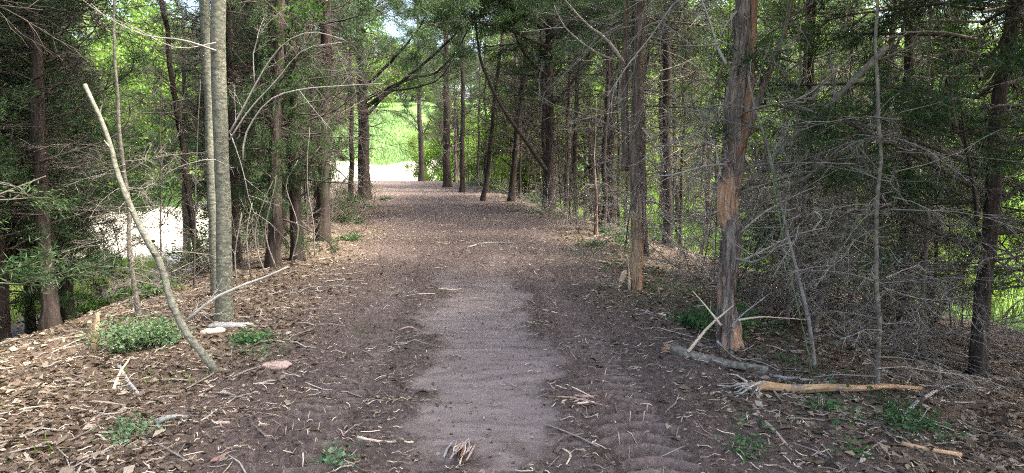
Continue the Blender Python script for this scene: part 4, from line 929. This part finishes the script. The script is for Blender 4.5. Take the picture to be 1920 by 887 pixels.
tag(strips('twig_litter', 9000, 'twig', lambda x, y, o, dm, mu, u: (u < np.where(np.abs(o) > 1.6, 0.34, 0.05)) & (mu < 0.3), (0.10, 0.55), r=0.0045), 'fallen grey twigs lying through the leaf litter', 'twig litter', kind='stuff')
def patch_sel(cs):
    def f(x, y, o, dm, mu, u):
        v = np.zeros(len(x))
        for (px, py, rad) in cs:
            g = G(px, py); v = np.maximum(v, np.exp(-((x - g[0]) ** 2 + ((y - g[1]) * 0.7) ** 2) / rad ** 2))
        return u < v * 0.95 * np.clip(0.6 + fbm(x * 2, y * 2, 431), 0, 1)
    return f
iv = patch_sel([(1250, 540, 0.65), (1130, 480, 0.6), (1200, 505, 0.5), (1430, 610, 0.4), (1330, 585, 0.35), (210, 560, 0.8), (330, 520, 0.7), (1500, 690, 0.2), (1420, 820, 0.12), (480, 660, 0.2), (1560, 780, 0.14), (1700, 790, 0.2)])
tag(ground_leaves('ground_ivy', 150000, 0.036, 'ivy', iv, y1=16, lift=0.07, wr=0.8, kink=0.05), 'low green ivy creeping over the leaf litter', 'ivy', kind='stuff')
def grass(name, n, xr, yr, hgt, wid, sel, label, mt='grass'):
    x = rng.uniform(*xr, n); y = rng.uniform(*yr, n); k = sel(x, y); x, y = x[k], y[k]; m = len(x)
    c = np.stack([x, y, height(x, y, False) - 0.02], 1); d = np.stack([rng.normal(size=m) * 0.3, rng.normal(size=m) * 0.3, np.ones(m)], 1)
    b = MB(); b.blades(c, d, rng.normal(size=(m, 3)) * np.array((1, 1, 0.1)), hgt * rng.uniform(0.5, 1.3, m), wid * rng.uniform(0.6, 1.4, m), 0.06)
    tag(b.build(name, M[mt]), label, 'grass', kind='stuff')
grass('meadow_grass', 90000, (0, 26), (9, 42), 0.42, 0.022, lambda x, y: meadow_mask(x, y) & ~gravel_mask(x, y), 'tall bright grass in the meadow behind the right trees')
grass('bank_grass', 40000, (-22, -8), (12, 34), 0.40, 0.022, lambda x, y: (meadow_mask(x, y) | (x - cx(y) < -10)) & ~gravel_mask(x, y), 'bright grass below the left bank near the gravel')
grass('slope_grass', 60000, (-48, 6), (66, 118), 0.55, 0.09, lambda x, y: ~gravel_mask(x, y), 'long grass on the sunlit slope behind the bright clearing', 'slope_grass')
grass('tuft_grass', 1500, (-3.2, -1.0), (2.6, 6.5), 0.10, 0.006, lambda x, y: fbm(x * 1.5, y * 1.5, 451) > 0.33, 'sparse green grass tufts in the left foreground litter')

# ------------------------------------------------------------------ the source meshes that were only copied from are removed
for o in HIDE:
    if o.parent is None and o.name in bpy.data.objects: bpy.data.objects.remove(o)
